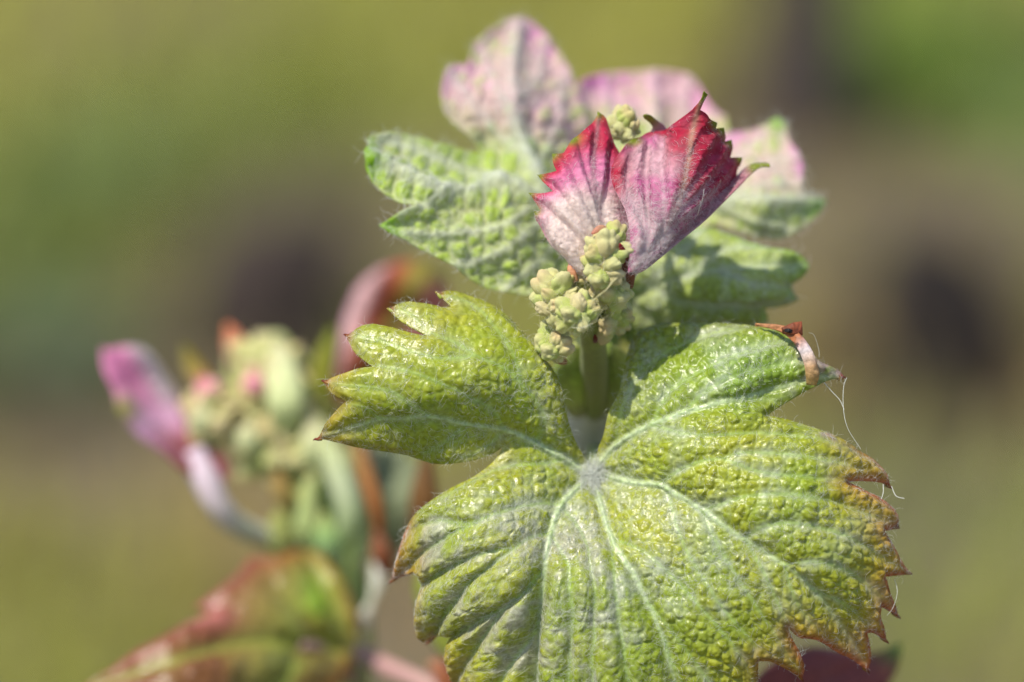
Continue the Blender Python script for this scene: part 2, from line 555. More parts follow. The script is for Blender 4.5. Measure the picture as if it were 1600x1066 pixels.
# ------------------------------------------------------------------ leaf building
def leaf_sheet(outline, ctrl, veins1, veins2, spacing=9, sub=1, relief=(0.9, 16, 0.5, 9), bul=(0.16, 18), colour=None,
               ridge=(0.05, 4, 0.03, 3), th=0.25, it=2, sharp=80, seed=1, amp=None, extra=None, tilt=None, bulamp=None, veinboost=None):
    """outline and veins in photograph pixels, ctrl = depth controls in mm.  returns everything a leaf mesh needs"""
    V, T, poly = sheet_mesh(outline, spacing, sub, it, sharp)
    wob = fbm(V[:, 0], V[:, 1], 90, seed) - 0.5
    d = tps(ctrl)(V) + wob * 0.8 + (tilt(V) if tilt else 0)
    P = at(V[:, 0], V[:, 1], d)
    N = vnormals(P, T)
    if np.mean(N @ FWD) > 0:
        T = T[:, ::-1]; N = -N
    ed = seg_dist(V, poly, np.roll(poly, -1, 0))
    c1 = [curve(v) for v in veins1]; c2 = [curve(v) for v in veins2]
    wx = (fbm(V[:, 0], V[:, 1], 40, seed + 5) - 0.5) * 10; wy = (fbm(V[:, 0], V[:, 1], 40, seed + 9) - 0.5) * 10
    Vw = V + np.stack([wx, wy], 1) * 0.4
    d1 = poly_dist(Vw, c1) if c1 else np.full(len(V), 999.)
    d2 = poly_dist(Vw, c2) if c2 else np.full(len(V), 999.)
    A = np.ones(len(V)) if amp is None else amp(V)
    h1 = 1 - np.exp(-(d1 / relief[1]) ** 1.4)
    h2 = 1 - np.exp(-(np.minimum(d1, d2) / relief[3]) ** 1.4)
    f1, f2, hv = voronoi(V[:, 0] + wx * 1.2, V[:, 1] + wy * 1.2, bul[1], seed)
    f1b, f2b, hvb = voronoi(V[:, 0] - wy * 0.8, V[:, 1] + wx * 0.8, bul[1] * 0.5, seed + 50)
    dome = (0.75 * smooth(f2 - f1, 0, 0.6) + 0.25 * np.clip(1 - f1 * f1 * 2.2, 0, 1)) * (0.45 + 1.0 * hv)
    domeb = smooth(f2b - f1b, 0, 0.7) * (0.3 + 1.0 * hvb)
    em = smooth(ed, 0, 14)
    h = A * (relief[0] * h1 + relief[2] * h2) * (0.35 + 0.65 * em) - relief[0] * 0.7
    h += ridge[0] * np.exp(-(d1 / ridge[1]) ** 2) + ridge[2] * np.exp(-(d2 / ridge[3]) ** 2)
    h += bul[0] * (bulamp(V) if bulamp else 1) * (dome + 0.4 * domeb) * (0.25 + 0.75 * h2) * (0.3 + 0.7 * em)
    if veinboost is not None:
        h += veinboost(V) * np.exp(-(d1 / 4.5) ** 2)
    if extra is not None:
        h += extra(V)
    P = P + N * (h * 0.001)[:, None]
    N = vnormals(P, T)
    F = dict(V=V, ed=ed, d1=d1, d2=d2, h1=h1, h2=h2, dome=dome, hv=hv, em=em, f=f2 - f1)
    c = colour(F)
    t = th * 0.001 * (0.35 + 0.65 * smooth(ed, 0, 8))
    P2, T2 = solid(P, T, N, t)
    return dict(P=P2, T=T2, C=np.vstack([c, c]), V=V, Pt=P, Nt=N, F=F)


def build_leaf(name, sheets, mat, parent, label=None):
    P = []; T = []; C = []; k = 0
    for s in sheets:
        P.append(s['P']); T.append(s['T'] + k); C.append(s['C']); k += len(s['P'])
    o = make_obj(name, np.vstack(P), np.vstack(T), mat, parent, np.vstack(C))
    if label:
        o['label'] = label
    return o


def tubes(paths, rad, sides=3):
    """paths (n,k,3), rad (n,) or (n,k) -> verts, tris of tapering tubes"""
    n, K, _ = paths.shape
    t = np.gradient(paths, axis=1)
    t /= np.linalg.norm(t, axis=2)[..., None] + 1e-12
    ref = rng.normal(size=(n, 1, 3))
    s = np.cross(t, ref); s /= np.linalg.norm(s, axis=2)[..., None] + 1e-12
    b_ = np.cross(t, s)
    if rad.ndim == 1:
        prof = 1 - 0.75 * np.linspace(0, 1, K) ** 2
        rad = rad[:, None] * prof[None]
    ring = []
    for q in range(sides):
        a = 2 * np.pi * q / sides
        ring.append(paths + rad[..., None] * (s * math.cos(a) + b_ * math.sin(a)))
    P = np.stack(ring, 2).reshape(-1, 3)      # n,K,sides
    base = (np.arange(n)[:, None] * K + np.arange(K - 1)[None]).ravel() * sides
    T = []
    for q in range(sides):
        q2 = (q + 1) % sides
        T.append(np.stack([base + q, base + q2, base + sides + q2], 1))
        T.append(np.stack([base + q, base + sides + q2, base + sides + q], 1))
    return P, np.concatenate(T)


H_WHITE = np.array([0.80, 0.82, 0.76])


def surface_hair(name, s, parent, weight, count, length=(14, 34), lift=(0.02, 0.16), rad=(0.006, 0.013), K=6, curl=0.55, tint=H_WHITE, out=0.0):
    V, P, N = s['V'], s['Pt'], s['Nt']
    w = np.clip(weight, 0, None); w = w / w.sum()
    idx = rng.choice(len(V), count, p=w)
    g = 2.5
    lo = V.min(0) - 30
    gs = ((V.max(0) + 30 - lo) / g).astype(int) + 2
    grid = np.full(gs, -1)
    ij = ((V - lo) / g).astype(int)
    grid[ij[:, 0], ij[:, 1]] = np.arange(len(V))
    for _ in range(11):
        for ax, sh in ((0, 1), (0, -1), (1, 1), (1, -1)):
            r_ = np.roll(grid, sh, ax)
            grid = np.where(grid < 0, r_, grid)
    p = V[idx] + rng.uniform(-1.5, 1.5, (count, 2))
    ang = rng.uniform(0, 2 * np.pi, count)
    L = rng.uniform(length[0], length[1], count)
    lf = rng.uniform(lift[0], lift[1], count) * 0.001
    pts = []
    bend = rng.normal(0, curl * 0.5, count)
    for k_ in range(K):
        ii = np.clip(((p - lo) / g).astype(int), 0, np.array(gs) - 1)
        v = grid[ii[:, 0], ii[:, 1]]
        v = np.where(v < 0, idx, v)
        dd = p - V[v]
        dist_k = MM * 1.0
        q = P[v] + dd[:, :1] * dist_k * RIGHT - dd[:, 1:] * dist_k * UP
        env = math.sin(math.pi * (0.08 + 0.8 * k_ / (K - 1))) if out == 0 else 0.1 + out * k_ / (K - 1)
        pts.append(q + N[v] * (lf * env)[:, None])
        ang = ang + bend + rng.normal(0, curl * 0.5, count)
        p = p + np.stack([np.cos(ang), np.sin(ang)], 1) * (L / K)[:, None]
    pts = np.stack(pts, 1)
    sm = pts.copy(); sm[:, 1:-1] = 0.25 * pts[:, :-2] + 0.5 * pts[:, 1:-1] + 0.25 * pts[:, 2:]
    R = rng.uniform(rad[0], rad[1], count) * 0.001
    Ph, Th = tubes(sm, R)
    return make_obj(name, Ph, Th, M_HAIR, parent, np.tile(tint, (len(Ph), 1)), 'stuff')


def stalk(name, pts, radii, colour, parent, mat=None, sides=14, n=6, lump=0.08, label=None):
    """pts (px, py, depth mm), radii in px"""
    c = curve(np.array(pts, float), n)
    r = curve(np.array([[q, q] for q in radii], float), n)[:, 0] * MM
    P0 = at(c[:, 0], c[:, 1], c[:, 2])
    t = np.gradient(P0, axis=0); t /= np.linalg.norm(t, axis=1)[:, None]
    s = np.cross(t, FWD); s /= np.linalg.norm(s, axis=1)[:, None] + 1e-9
    b_ = np.cross(t, s)
    K = len(c)
    P = []; C = []
    for q in range(sides):
        a = 2 * np.pi * q / sides
        rr = r * (1 + lump * (fbm(np.arange(K) * 10.0, np.full(K, q * 14.0), 25, 4) - 0.5) * 2)
        P.append(P0 + rr[:, None] * (s * math.cos(a) + b_ * math.sin(a)))
    P = np.stack(P, 1).reshape(-1, 3)
    T = []
    for k_ in range(K - 1):
        for q in range(sides):
            a = k_ * sides + q; b2 = k_ * sides + (q + 1) % sides
            T += [(a, b2, b2 + sides), (a, b2 + sides, a + sides)]
    P = np.vstack([P, P0[:1], P0[-1:]])
    for q in range(sides):
        T.append(((q + 1) % sides, q, K * sides)); T.append(((K - 1) * sides + q, (K - 1) * sides + (q + 1) % sides, K * sides + 1))
    tt = np.concatenate([np.repeat(np.linspace(0, 1, K), sides), [0, 1]])
    C = colour(tt)
    o = make_obj(name, P, T, mat or M_STEM, parent, C)
    if label:
        o['label'] = label
    return o


def ramp(*stops):
    ts = np.array([s_[0] for s_ in stops]); cs = np.array([s_[1] for s_ in stops])
    return lambda t: np.stack([np.interp(t, ts, cs[:, a]) for a in range(3)], 1)


# bud knobs share a few meshes
def ico(sub=2):
    t = (1 + 5 ** 0.5) / 2
    v = np.array([(-1, t, 0), (1, t, 0), (-1, -t, 0), (1, -t, 0), (0, -1, t), (0, 1, t), (0, -1, -t), (0, 1, -t), (t, 0, -1), (t, 0, 1), (-t, 0, -1), (-t, 0, 1)], float)
    f = np.array([(0, 11, 5), (0, 5, 1), (0, 1, 7), (0, 7, 10), (0, 10, 11), (1, 5, 9), (5, 11, 4), (11, 10, 2), (10, 7, 6), (7, 1, 8),
                  (3, 9, 4), (3, 4, 2), (3, 2, 6), (3, 6, 8), (3, 8, 9), (4, 9, 5), (2, 4, 11), (6, 2, 10), (8, 6, 7), (9, 8, 1)])
    v /= np.linalg.norm(v, axis=1)[:, None]
    for _ in range(sub):
        v, f = subdiv(v, f)
        v /= np.linalg.norm(v, axis=1)[:, None]
    return v, f


IV, IF = ico(3)
knob_meshes = []
for q in range(10):
    r = np.random.default_rng(100 + q)
    seeds = r.normal(size=(16, 3)); seeds /= np.linalg.norm(seeds, axis=1)[:, None]
    dist = np.sort(np.arccos(np.clip(IV @ seeds.T, -1, 1)), axis=1)
    lump = smooth(dist[:, 1] - dist[:, 0], 0, 0.55)
    rad = 0.87 + 0.17 * lump + 0.07 * np.sin(IV[:, 0] * 3 + q) - 0.12 * np.abs(IV[:, 2]) * np.sin(IV[:, 1] * 4 + q)
    P = IV * rad[:, None] * np.array([1, 1, 1.15])
    me = bpy.data.meshes.new('flower_bud')
    me.from_pydata(P.tolist(), [], IF.tolist())
    me.polygons.foreach_set('use_smooth', np.full(len(IF), True))
    ca = me.color_attributes.new('col', 'FLOAT_COLOR', 'POINT')
    base_c = [srgb(206, 214, 118), srgb(196, 210, 116), srgb(212, 212, 136), srgb(190, 206, 104), srgb(216, 208, 140)][q % 5]
    tipc = [srgb(228, 216, 164), srgb(216, 220, 150), srgb(230, 200, 150)][q % 3]
    c = mixc(base_c[None] * np.ones((len(P), 1)), tipc[None], smooth(IV[:, 2], 0.3, 1.0) * 0.6)
    c = c * (0.9 + 0.1 * lump)[:, None] * np.array([1.04, 1.0, 1.08])
    c4 = np.ones((len(P), 4), np.float32); c4[:, :3] = c
    ca.data.foreach_set('color', c4.ravel())
    me.materials.append(M_BUD)
    knob_meshes.append(me)


def ellipsoid(name, c3, axes, col_f, parent, mat=M_BUD, label=None, lumps=22, seed=0, amt=0.16):
    r = np.random.default_rng(seed)
    seeds = r.normal(size=(lumps, 3)); seeds /= np.linalg.norm(seeds, axis=1)[:, None]
    dist = np.sort(np.arccos(np.clip(IV @ seeds.T, -1, 1)), axis=1)
    lump = 1 - np.exp(-(dist[:, 1] - dist[:, 0]) * 4)
    P = c3 + (IV * (1 - amt + amt * lump)[:, None]) @ np.array(axes)
    o = make_obj(name, P, IF, mat, parent, col_f(IV, lump))
    if label:
        o['label'] = label
    return o


def bud_branch(parent, px, py, d, rx, ry, tilt, nk, kr, seed, fuzz=220, tint=None):
    """one knobbly branch of the flower cluster: a core and the flower buds packed round it, plus its down"""
    r = np.random.default_rng(seed)
    c3 = at(px, py, d)
    ca, sa = math.cos(math.radians(tilt)), math.sin(math.radians(tilt))
    ax_l = (RIGHT * ca - UP * sa) * rx * MM; ax_u = (UP * ca + RIGHT * sa) * ry * MM; ax_f = FWD * rx * MM
    core = ellipsoid('bud_core', c3, [ax_l * 0.92, ax_u * 0.92, ax_f * 0.92],
                     lambda iv, l: mixc(np.tile(srgb(204, 180, 120), (len(iv), 1)), srgb(186, 196, 104)[None], l), parent, seed=seed)
    hp = []
    for q in range(nk):
        z = 1 - 2 * (q + 0.5) / nk
        a = q * 2.39996 + r.uniform(-.25, .25)
        s_ = math.sqrt(1 - z * z)
        dv = np.array([s_ * math.cos(a), z, s_ * math.sin(a)]) * r.uniform(0.62, 0.86)
        pos = c3 + dv[0] * ax_l + dv[1] * ax_u + dv[2] * ax_f
        nrm = dv[0] * ax_l / rx ** 2 + dv[1] * ax_u / ry ** 2 + dv[2] * ax_f / rx ** 2
        nrm /= np.linalg.norm(nrm)
        nrm = nrm + 0.5 * UP + r.normal(0, .15, 3)
        o = bpy.data.objects.new('flower_bud', knob_meshes[r.integers(len(knob_meshes))])
        COL.objects.link(o)
        o.parent = parent
        o.location = pos - np.array(parent['_w'])
        quat = Vector(nrm).to_track_quat('Z', 'Y')
        o.rotation_mode = 'QUATERNION'; o.rotation_quaternion = quat
        sc_ = kr * MM * r.uniform(0.8, 1.2)
        o.scale = (sc_, sc_ * r.uniform(0.85, 1.1), sc_ * r.uniform(1.0, 1.4))
        hp.append((pos, sc_))
    # down
    pts = []; rad = []
    for q in range(fuzz * 3):
        pos, sc_ = hp[r.integers(len(hp))]
        n_ = r.normal(size=3); n_ /= np.linalg.norm(n_)
        p0 = pos + n_ * sc_ * 0.95
        t_ = np.cross(n_, r.normal(size=3)); t_ /= np.linalg.norm(t_)
        L = r.uniform(6, 22) * MM
        b_ = r.normal(size=3) * 0.6
        K = 5
        pts.append([p0 + (t_ + b_ * k_ / K) * L * k_ / K + n_ * L * 0.35 * math.sin(2.2 * k_ / K) for k_ in range(K)])
        rad.append(r.uniform(0.005, 0.009) * 0.001)
    Ph, Th = tubes(np.array(pts), np.array(rad))
    make_obj('down', Ph, Th, M_HAIR, parent, np.tile(np.array([0.8, 0.78, 0.62]), (len(Ph), 1)), 'stuff')


def bract(name, pts, width, colour, parent, mat=None, label=None, cup=0.35):
    """small pointed scale: centre line (px,py,d) with a lens shaped width in px"""
    c = curve(np.array(pts, float), 6)
    P0 = at(c[:, 0], c[:, 1], c[:, 2])
    t = np.gradient(P0, axis=0); t /= np.linalg.norm(t, axis=1)[:, None]
    s = np.cross(t, FWD); s /= np.linalg.norm(s, axis=1)[:, None]
    b_ = np.cross(s, t)
    b_ *= np.sign((b_ @ FWD))[:, None]
    K = len(c); u = np.linspace(0, 1, K)
    w_ = width * MM * np.clip(np.sin(np.pi * (0.12 + 0.88 * u)) ** 0.8, 0.02, 1)
    P = []; cols = 7
    for j in np.linspace(-1, 1, cols):
        P.append(P0 + s * (w_ * j)[:, None] + b_ * (w_ * cup * (j * j))[:, None])
    P = np.stack(P, 1).reshape(-1, 3)
    T = []
    for k_ in range(K - 1):
        for j in range(cols - 1):
            a = k_ * cols + j
            T += [(a, a + 1, a + cols + 1), (a, a + cols + 1, a + cols)]
    T = np.array(T)
    N = vnormals(P, T)
    P2, T2 = solid(P, T, N, np.full(len(P), 0.00012))
    C = colour(np.repeat(u, cols))
    o = make_obj(name, P2, T2, mat or M_FELT, parent, np.vstack([C, C]))
    if label:
        o['label'] = label
    return o

# ================================================================== the shoot in focus
SHOOT_BASE = at(905, 1320, 22)
shoot = empty('grapevine_shoot', SHOOT_BASE, 'sharp young grapevine shoot with broad blistered green leaf and crimson folded leaf', 'vine shoot', None)

# ---- the broad green leaf
J = (927, 735)
main_outline = [
    (926, 736), (910, 709), (896, 684), (887, 650), (882, 616), (870, 579), (852, 558), (842, 535), (823, 521), (805, 500), (783, 479), (758, 465), (740, 460),
    (721, 452), (703, 449), (685, 453), (697, 464), (707, 474), (695, 476), (672, 470), (644, 467), (625, 469), (607, 478), (616, 489), (635, 503), (648, 510),
    (667, 520), (641, 516), (616, 508), (594, 503), (579, 501), (560, 506), (547, 517), (538, 520), (545, 535), (553, 549), (565, 559), (580, 570),
    (557, 573), (535, 582), (503, 595), (511, 610), (523, 622), (538, 630), (523, 643), (508, 662), (500, 680), (493, 691), (508, 691), (533, 698), (563, 705),
    (598, 709), (635, 714), (659, 722), (681, 727), (712, 725), (743, 719), (771, 711), (788, 699), (778, 716), (752, 735), (728, 748), (706, 758), (687, 770), (662, 788),
    (644, 807), (633, 828), (624, 861), (618, 886), (614, 907), (630, 898), (651, 890), (666, 885), (667, 915), (664, 940), (664, 965), (675, 1000), (691, 988), (714, 978),
    (717, 1006), (723, 1035), (727, 1062), (734, 1092), (752, 1074), (762, 1100), (775, 1140), (796, 1118), (812, 1150), (838, 1190), (860, 1160), (890, 1200), (930, 1240), (955, 1200),
    (1000, 1230), (1060, 1270), (1085, 1220), (1120, 1200), (1130, 1165), (1160, 1150), (1158, 1120), (1185, 1100), (1186, 1066), (1187, 1036),
    (1206, 1036), (1225, 1046), (1240, 1055), (1254, 1066), (1260, 1046), (1252, 1024), (1240, 1003), (1232, 983), (1249, 1000), (1270, 1000), (1292, 1009), (1310, 1023), (1332, 1032),
    (1347, 1043), (1359, 1053), (1365, 1034), (1362, 1009), (1358, 992), (1368, 991), (1380, 999), (1389, 1005), (1386, 985), (1379, 966), (1381, 950), (1393, 956), (1409, 966),
    (1404, 948), (1394, 926), (1390, 911), (1386, 902), (1408, 900), (1428, 898), (1414, 880), (1402, 856), (1386, 830), (1399, 827), (1409, 825), (1408, 807), (1399, 793), (1378, 776),
    (1356, 766), (1330, 752), (1347, 750), (1378, 752), (1396, 760), (1390, 739), (1370, 718), (1345, 703), (1324, 687), (1293, 673), (1258, 662), (1230, 654), (1201, 648),
    (1219, 635), (1244, 621), (1268, 607), (1283, 600), (1300, 593), (1323, 589), (1317, 578), (1300, 570), (1279, 560), (1268, 547), (1255, 533), (1249, 514), (1230, 513), (1205, 508),
    (1170, 504), (1125, 501), (1090, 501), (1048, 502), (1020, 505), (996, 515), (982, 540), (974, 585), (964, 620), (950, 645), (943, 680), (933, 708)]
tips = np.array([(685, 453), (607, 478), (538, 520), (503, 595), (493, 691), (614, 907), (675, 1000), (734, 1092), (1254, 1066), (1359, 1053), (1389, 1005), (1409, 966), (1428, 898), (1409, 825), (1396, 760), (1323, 589)], float)
main_ctrl = [
    (927, 735, 4.0), (880, 616, 2.0), (965, 620, 3.4), (500, 690, 0.8), (505, 595, 0.2), (540, 520, 1.0), (610, 480, 2), (700, 455, 3.0), (790, 480, 3.2), (745, 590, -0.8),
    (620, 640, -1.0), (690, 726, 2.6), (600, 706, 1.6), (787, 702, 2.6), (760, 790, 0.3), (690, 790, 1.5), (617, 900, 6.0), (672, 990, 7.0), (730, 1075, 6.5), (800, 900, 0.4), (860, 1000, 0.6), (780, 1110, 4),
    (950, 1000, -0.5), (980, 1180, 1.5), (1070, 1240, 3), (1050, 690, 0.6), (1200, 740, -1.0), (1300, 720, 0.2), (1394, 758, 2.8), (1425, 897, 3.2), (1300, 860, -1.2), (1200, 900, -1.4),
    (1359, 1050, 2.6), (1250, 1060, 1.6), (1140, 1000, -1.0), (1090, 840, -0.6), (1060, 600, 2.0), (1150, 580, 0.4), (1250, 565, 1.0), (1322, 589, 2.2), (1050, 505, 5.5), (1150, 505, 4.2), (1245, 514, 3.2), (985, 540, 5.5), (1203, 648, 1.0)]
main_v1 = [
    [J, (980, 752), (1026, 758), (1060, 776), (1096, 798), (1163, 844), (1225, 884), (1274, 924), (1304, 963), (1335, 1010), (1358, 1048)],
    [J, (932, 763), (955, 839), (981, 883), (1010, 941), (1035, 999), (1055, 1066), (1065, 1150), (1065, 1250)],
    [J, (908, 756), (880, 785), (860, 835), (850, 900), (842, 970), (838, 1050), (838, 1170)],
    [J, (905, 733), (880, 716), (836, 693), (790, 675), (728, 667), (672, 657), (630, 660), (594, 661), (550, 672), (503, 685)],
    [J, (945, 712), (975, 685), (1015, 662), (1060, 645), (1110, 632), (1160, 622), (1215, 607), (1260, 594), (1310, 586)],
]
main_v2 = [
    [(672, 657), (650, 640), (620, 615), (590, 606), (545, 602), (508, 596)],
    [(836, 693), (850, 650), (815, 600), (790, 575), (743, 554), (709, 532), (668, 515), (640, 490), (612, 480)],
    [(815, 600), (800, 550), (775, 510), (740, 475), (695, 457)],
    [(743, 554), (690, 560), (640, 548), (590, 530), (545, 522)],
    [(790, 675), (770, 640), (730, 620), (690, 600), (640, 580), (590, 570)],
    [(728, 667), (700, 690), (660, 712)], [(790, 675), (760, 700), (720, 715)], [(594, 661), (570, 640), (545, 632)],
    [(880, 785), (830, 790), (770, 805), (710, 830), (660, 860), (617, 903)],
    [(880, 718), (840, 725), (790, 730), (740, 752), (690, 780)],
    [(860, 830), (810, 850), (760, 890), (720, 935), (680, 992)],
    [(852, 890), (810, 930), (780, 980), (750, 1040), (735, 1088)],
    [(842, 970), (812, 1040), (785, 1110)], [(770, 805), (730, 815), (690, 810), (640, 830)], [(800, 855), (750, 860), (700, 885), (668, 910)], [(800, 940), (760, 960), (715, 990)],
    [(862, 830), (890, 900), (898, 980), (895, 1060), (890, 1180)], [(880, 790), (915, 850), (930, 930), (932, 1000), (930, 1080), (935, 1200)],
    [(955, 845), (962, 920), (975, 1000), (985, 1080), (1000, 1200)],
    [(1010, 941), (1060, 1000), (1110, 1070), (1140, 1140)], [(1035, 999), (1070, 1080), (1100, 1180)],
    [(955, 839), (1000, 860), (1050, 900), (1100, 955), (1150, 1015), (1185, 1080)],
    [(1096, 798), (1115, 840), (1150, 900), (1190, 960), (1225, 1015), (1255, 1060)], [(1163, 844), (1190, 890), (1215, 940), (1232, 975)],
    [(1040, 762), (1060, 830), (1090, 890), (1130, 950), (1180, 1010)],
    [(1225, 884), (1240, 930), (1265, 970), (1300, 1005)],
    [(1026, 757), (1079, 727), (1130, 716), (1160, 709), (1230, 711), (1289, 719), (1328, 729), (1394, 758)],
    [(1096, 798), (1150, 780), (1220, 772), (1290, 782), (1370, 810), (1406, 823)],
    [(1163, 842), (1195, 822), (1240, 818), (1286, 827), (1326, 841), (1375, 868), (1424, 897)],
    [(1225, 884), (1270, 876), (1310, 886), (1350, 910), (1405, 962)], [(1274, 924), (1320, 945), (1386, 1002)],
    [(1015, 662), (1080, 680), (1150, 678), (1220, 680), (1290, 690), (1345, 712)],
    [(960, 695), (968, 650), (990, 600), (1030, 560), (1090, 530), (1150, 515), (1215, 512)], [(1015, 662), (1050, 610), (1110, 575), (1170, 550), (1240, 530)], [(1060, 645), (1130, 595), (1200, 575), (1270, 562)],
    [(1160, 622), (1210, 625), (1240, 618)], [(1130, 716), (1180, 735), (1250, 745), (1330, 752)],
]


def main_amp(V):
    a = 0.75 + 1.3 * smooth(860 - V[:, 0] + 0.3 * (V[:, 1] - 800), 0, 160) * smooth(V[:, 1], 780, 860)
    a += 1.0 * smooth(V[:, 1], 830, 930) * smooth(1060 - V[:, 0], 0, 120)
    left = smooth(860 - V[:, 0], 0, 120) * smooth(760 - V[:, 1], 0, 60)
    return a - 0.3 * left


def main_col(F):
    V = F['V']; x, y = V[:, 0], V[:, 1]
    n1 = fbm(x, y, 120, 21); n2 = fbm(x, y, 34, 22); n3 = fbm(x, y, 9, 23, 2)
    green = srgb(142, 162, 38); yellow = srgb(176, 174, 46); deep = srgb(116, 150, 42)
    c = mixc(np.tile(green, (len(V), 1)), yellow[None], np.clip(0.15 + 0.35 * smooth(n1 + 0.3 * smooth(x + y, 1500, 2200), 0.4, 0.95) + 0.3 * F['hv'] * F['h2'], 0, 1))
    up_r = smooth(x, 940, 1000) * smooth(700 - y, 0, 120)
    c = mixc(c, deep[None], np.clip(0.6 * up_r + 0.3 * smooth(0.5 - n1, 0, 0.25), 0, 0.8))
    # grey felt left between the blisters, thickest near the leaf base and along the furrows
    felt = srgb(186, 194, 176)
    fz = 0.5 * (1 - smooth(F['h2'], 0.25, 0.8)) * smooth(n2, 0.3, 0.7) + 0.35 * smooth(n2 + 0.5 * n3, 0.75, 1.05)
    near_j = np.exp(-(((x - 915) / 170) ** 2 + ((y - 850) / 120) ** 2))
    fz += 0.42 * near_j * smooth(n3 + 0.4 * n2, 0.5, 0.85)
    lowl = smooth(1040 - x, 0, 160) * smooth(y, 760, 860)
    felt = mixc(np.tile(felt, (len(V), 1)), srgb(172, 164, 156)[None], 0.8 * lowl)
    c = mixc(c, felt, np.clip(fz * 0.7 * (1 - 0.6 * smooth(860 - x, 0, 120) * smooth(770 - y, 0, 60)) + 0.45 * lowl * smooth(n2 + 0.4 * n3, 0.55, 0.95), 0, 0.68))
    # pale veins
    vein = srgb(196, 214, 164)
    c = mixc(c, vein[None], 0.95 * np.exp(-(F['d1'] / (3.2 + 3.0 * np.exp(-np.hypot(x - J[0], y - J[1]) / 150))) ** 2) * (0.6 + 0.45 * smooth(360 - np.hypot(x - J[0], y - J[1]), 0, 300)))
    c = mixc(c, srgb(166, 192, 110)[None], 0.6 * np.exp(-(F['d2'] / 2.4) ** 2))
    c = mixc(c, srgb(176, 192, 120)[None], 0.35 * np.exp(-(F['f'] / 0.07) ** 2))
    c = mixc(c, srgb(214, 222, 214)[None], 0.9 * np.exp(-((x - 925) ** 2 + (y - 738) ** 2) / 14 ** 2))
    # rusty margin and tips
    rim = np.exp(-(F['ed'] / (9 + 12 * n2 + 9 * smooth(740 - x, 0, 60) * smooth(y, 800, 860))) ** 1.5)
    side = np.clip(smooth(x, 1190, 1330) * smooth(y, 640, 760) + smooth(720 - x, 0, 90) * smooth(y, 780, 850) + 0.35 * smooth(600 - x, 0, 80) + 0.6 * smooth(y, 930, 1020), 0.12, 1)
    c = mixc(c, srgb(186, 98, 60)[None], np.clip(rim * side * 0.95, 0, 0.9))
    yel = np.exp(-(F['ed'] / 40) ** 2) * side
    c = mixc(c, srgb(196, 150, 40)[None], 0.7 * yel * (1 - rim))
    pur = smooth(n2, 0.55, 0.7) * np.exp(-(F['ed'] / 30) ** 2) * smooth(x, 1180, 1300) * smooth(820 - y, 0, 100)
    c = mixc(c, srgb(176, 128, 150)[None], 0.6 * pur)
    dt = np.sqrt(((V[:, None] - tips[None]) ** 2).sum(2)).min(1)
    c = mixc(c, srgb(140, 40, 30)[None], np.clip(np.exp(-(dt / 9) ** 2) * 1.1, 0, 0.95))
    return c


main = leaf_sheet(main_outline, main_ctrl, main_v1, main_v2, 8.5, 2, (0.7, 17, 0.30, 9), (0.17, 17), main_col, seed=3, amp=main_amp, th=0.28, sharp=118, it=1, veinboost=lambda V: 0.30 * np.exp(-(np.hypot(V[:, 0] - 927, V[:, 1] - 735) / 190) ** 2), ridge=(0.16, 3.4, 0.06, 2.2), bulamp=lambda V: 0.55 + 0.75 * fbm(V[:, 0], V[:, 1], 70, 77) - 0.4 * smooth(860 - V[:, 0], 0, 120) * smooth(770 - V[:, 1], 0, 60) + 0.25 * smooth(V[:, 0], 1000, 1150))
leaf = build_leaf('leaf', [main], M_LEAF, shoot, 'broad blistered yellow green leaf with rusty toothed margin')
F = main['F']; V = main['V']; x, y = V[:, 0], V[:, 1]
patch = smooth(fbm(x, y, 60, 31), 0.4, 0.7)
wj = np.exp(-(((x - 905) / 190) ** 2 + ((y - 860) / 130) ** 2))
wgt = 0.12 + 0.7 * patch + 2.0 * wj * patch + 1.5 * np.exp(-(F['d1'] / 9) ** 2) * np.exp(-(np.hypot(x - 925, y - 738) / 330) ** 2) + 0.6 * np.exp(-(F['d2'] / 6) ** 2)
wgt += 4 * np.exp(-(((x - 925) / 16) ** 2 + ((y - 738) / 16) ** 2)) + 0.6 * (F['ed'] < 5)
surface_hair('hair', main, leaf, wgt, 6500, (8, 26), rad=(0.005, 0.009))
surface_hair('hair', main, leaf, (0.25 + patch) * (1 - 0.6 * smooth(860 - x, 0, 120) * smooth(770 - y, 0, 60)) + 1.6 * wj + 1.0 * smooth(1040 - x, 0, 160) * smooth(y, 760, 860), 19000, (4, 14), (0.02, 0.09), (0.004, 0.007), K=4, curl=0.9)
surface_hair('hair', main, leaf, wgt * 0 + (F['ed'] < 3), 320, (8, 22), (0.02, 0.1), (0.005, 0.008), K=5, curl=0.9)
# the tuft of white wool on the leaf base
surface_hair('hair', main, leaf, np.exp(-(((x - 926) / 13) ** 2 + ((y - 742) / 17) ** 2)), 700, (12, 30), (0.1, 0.5))

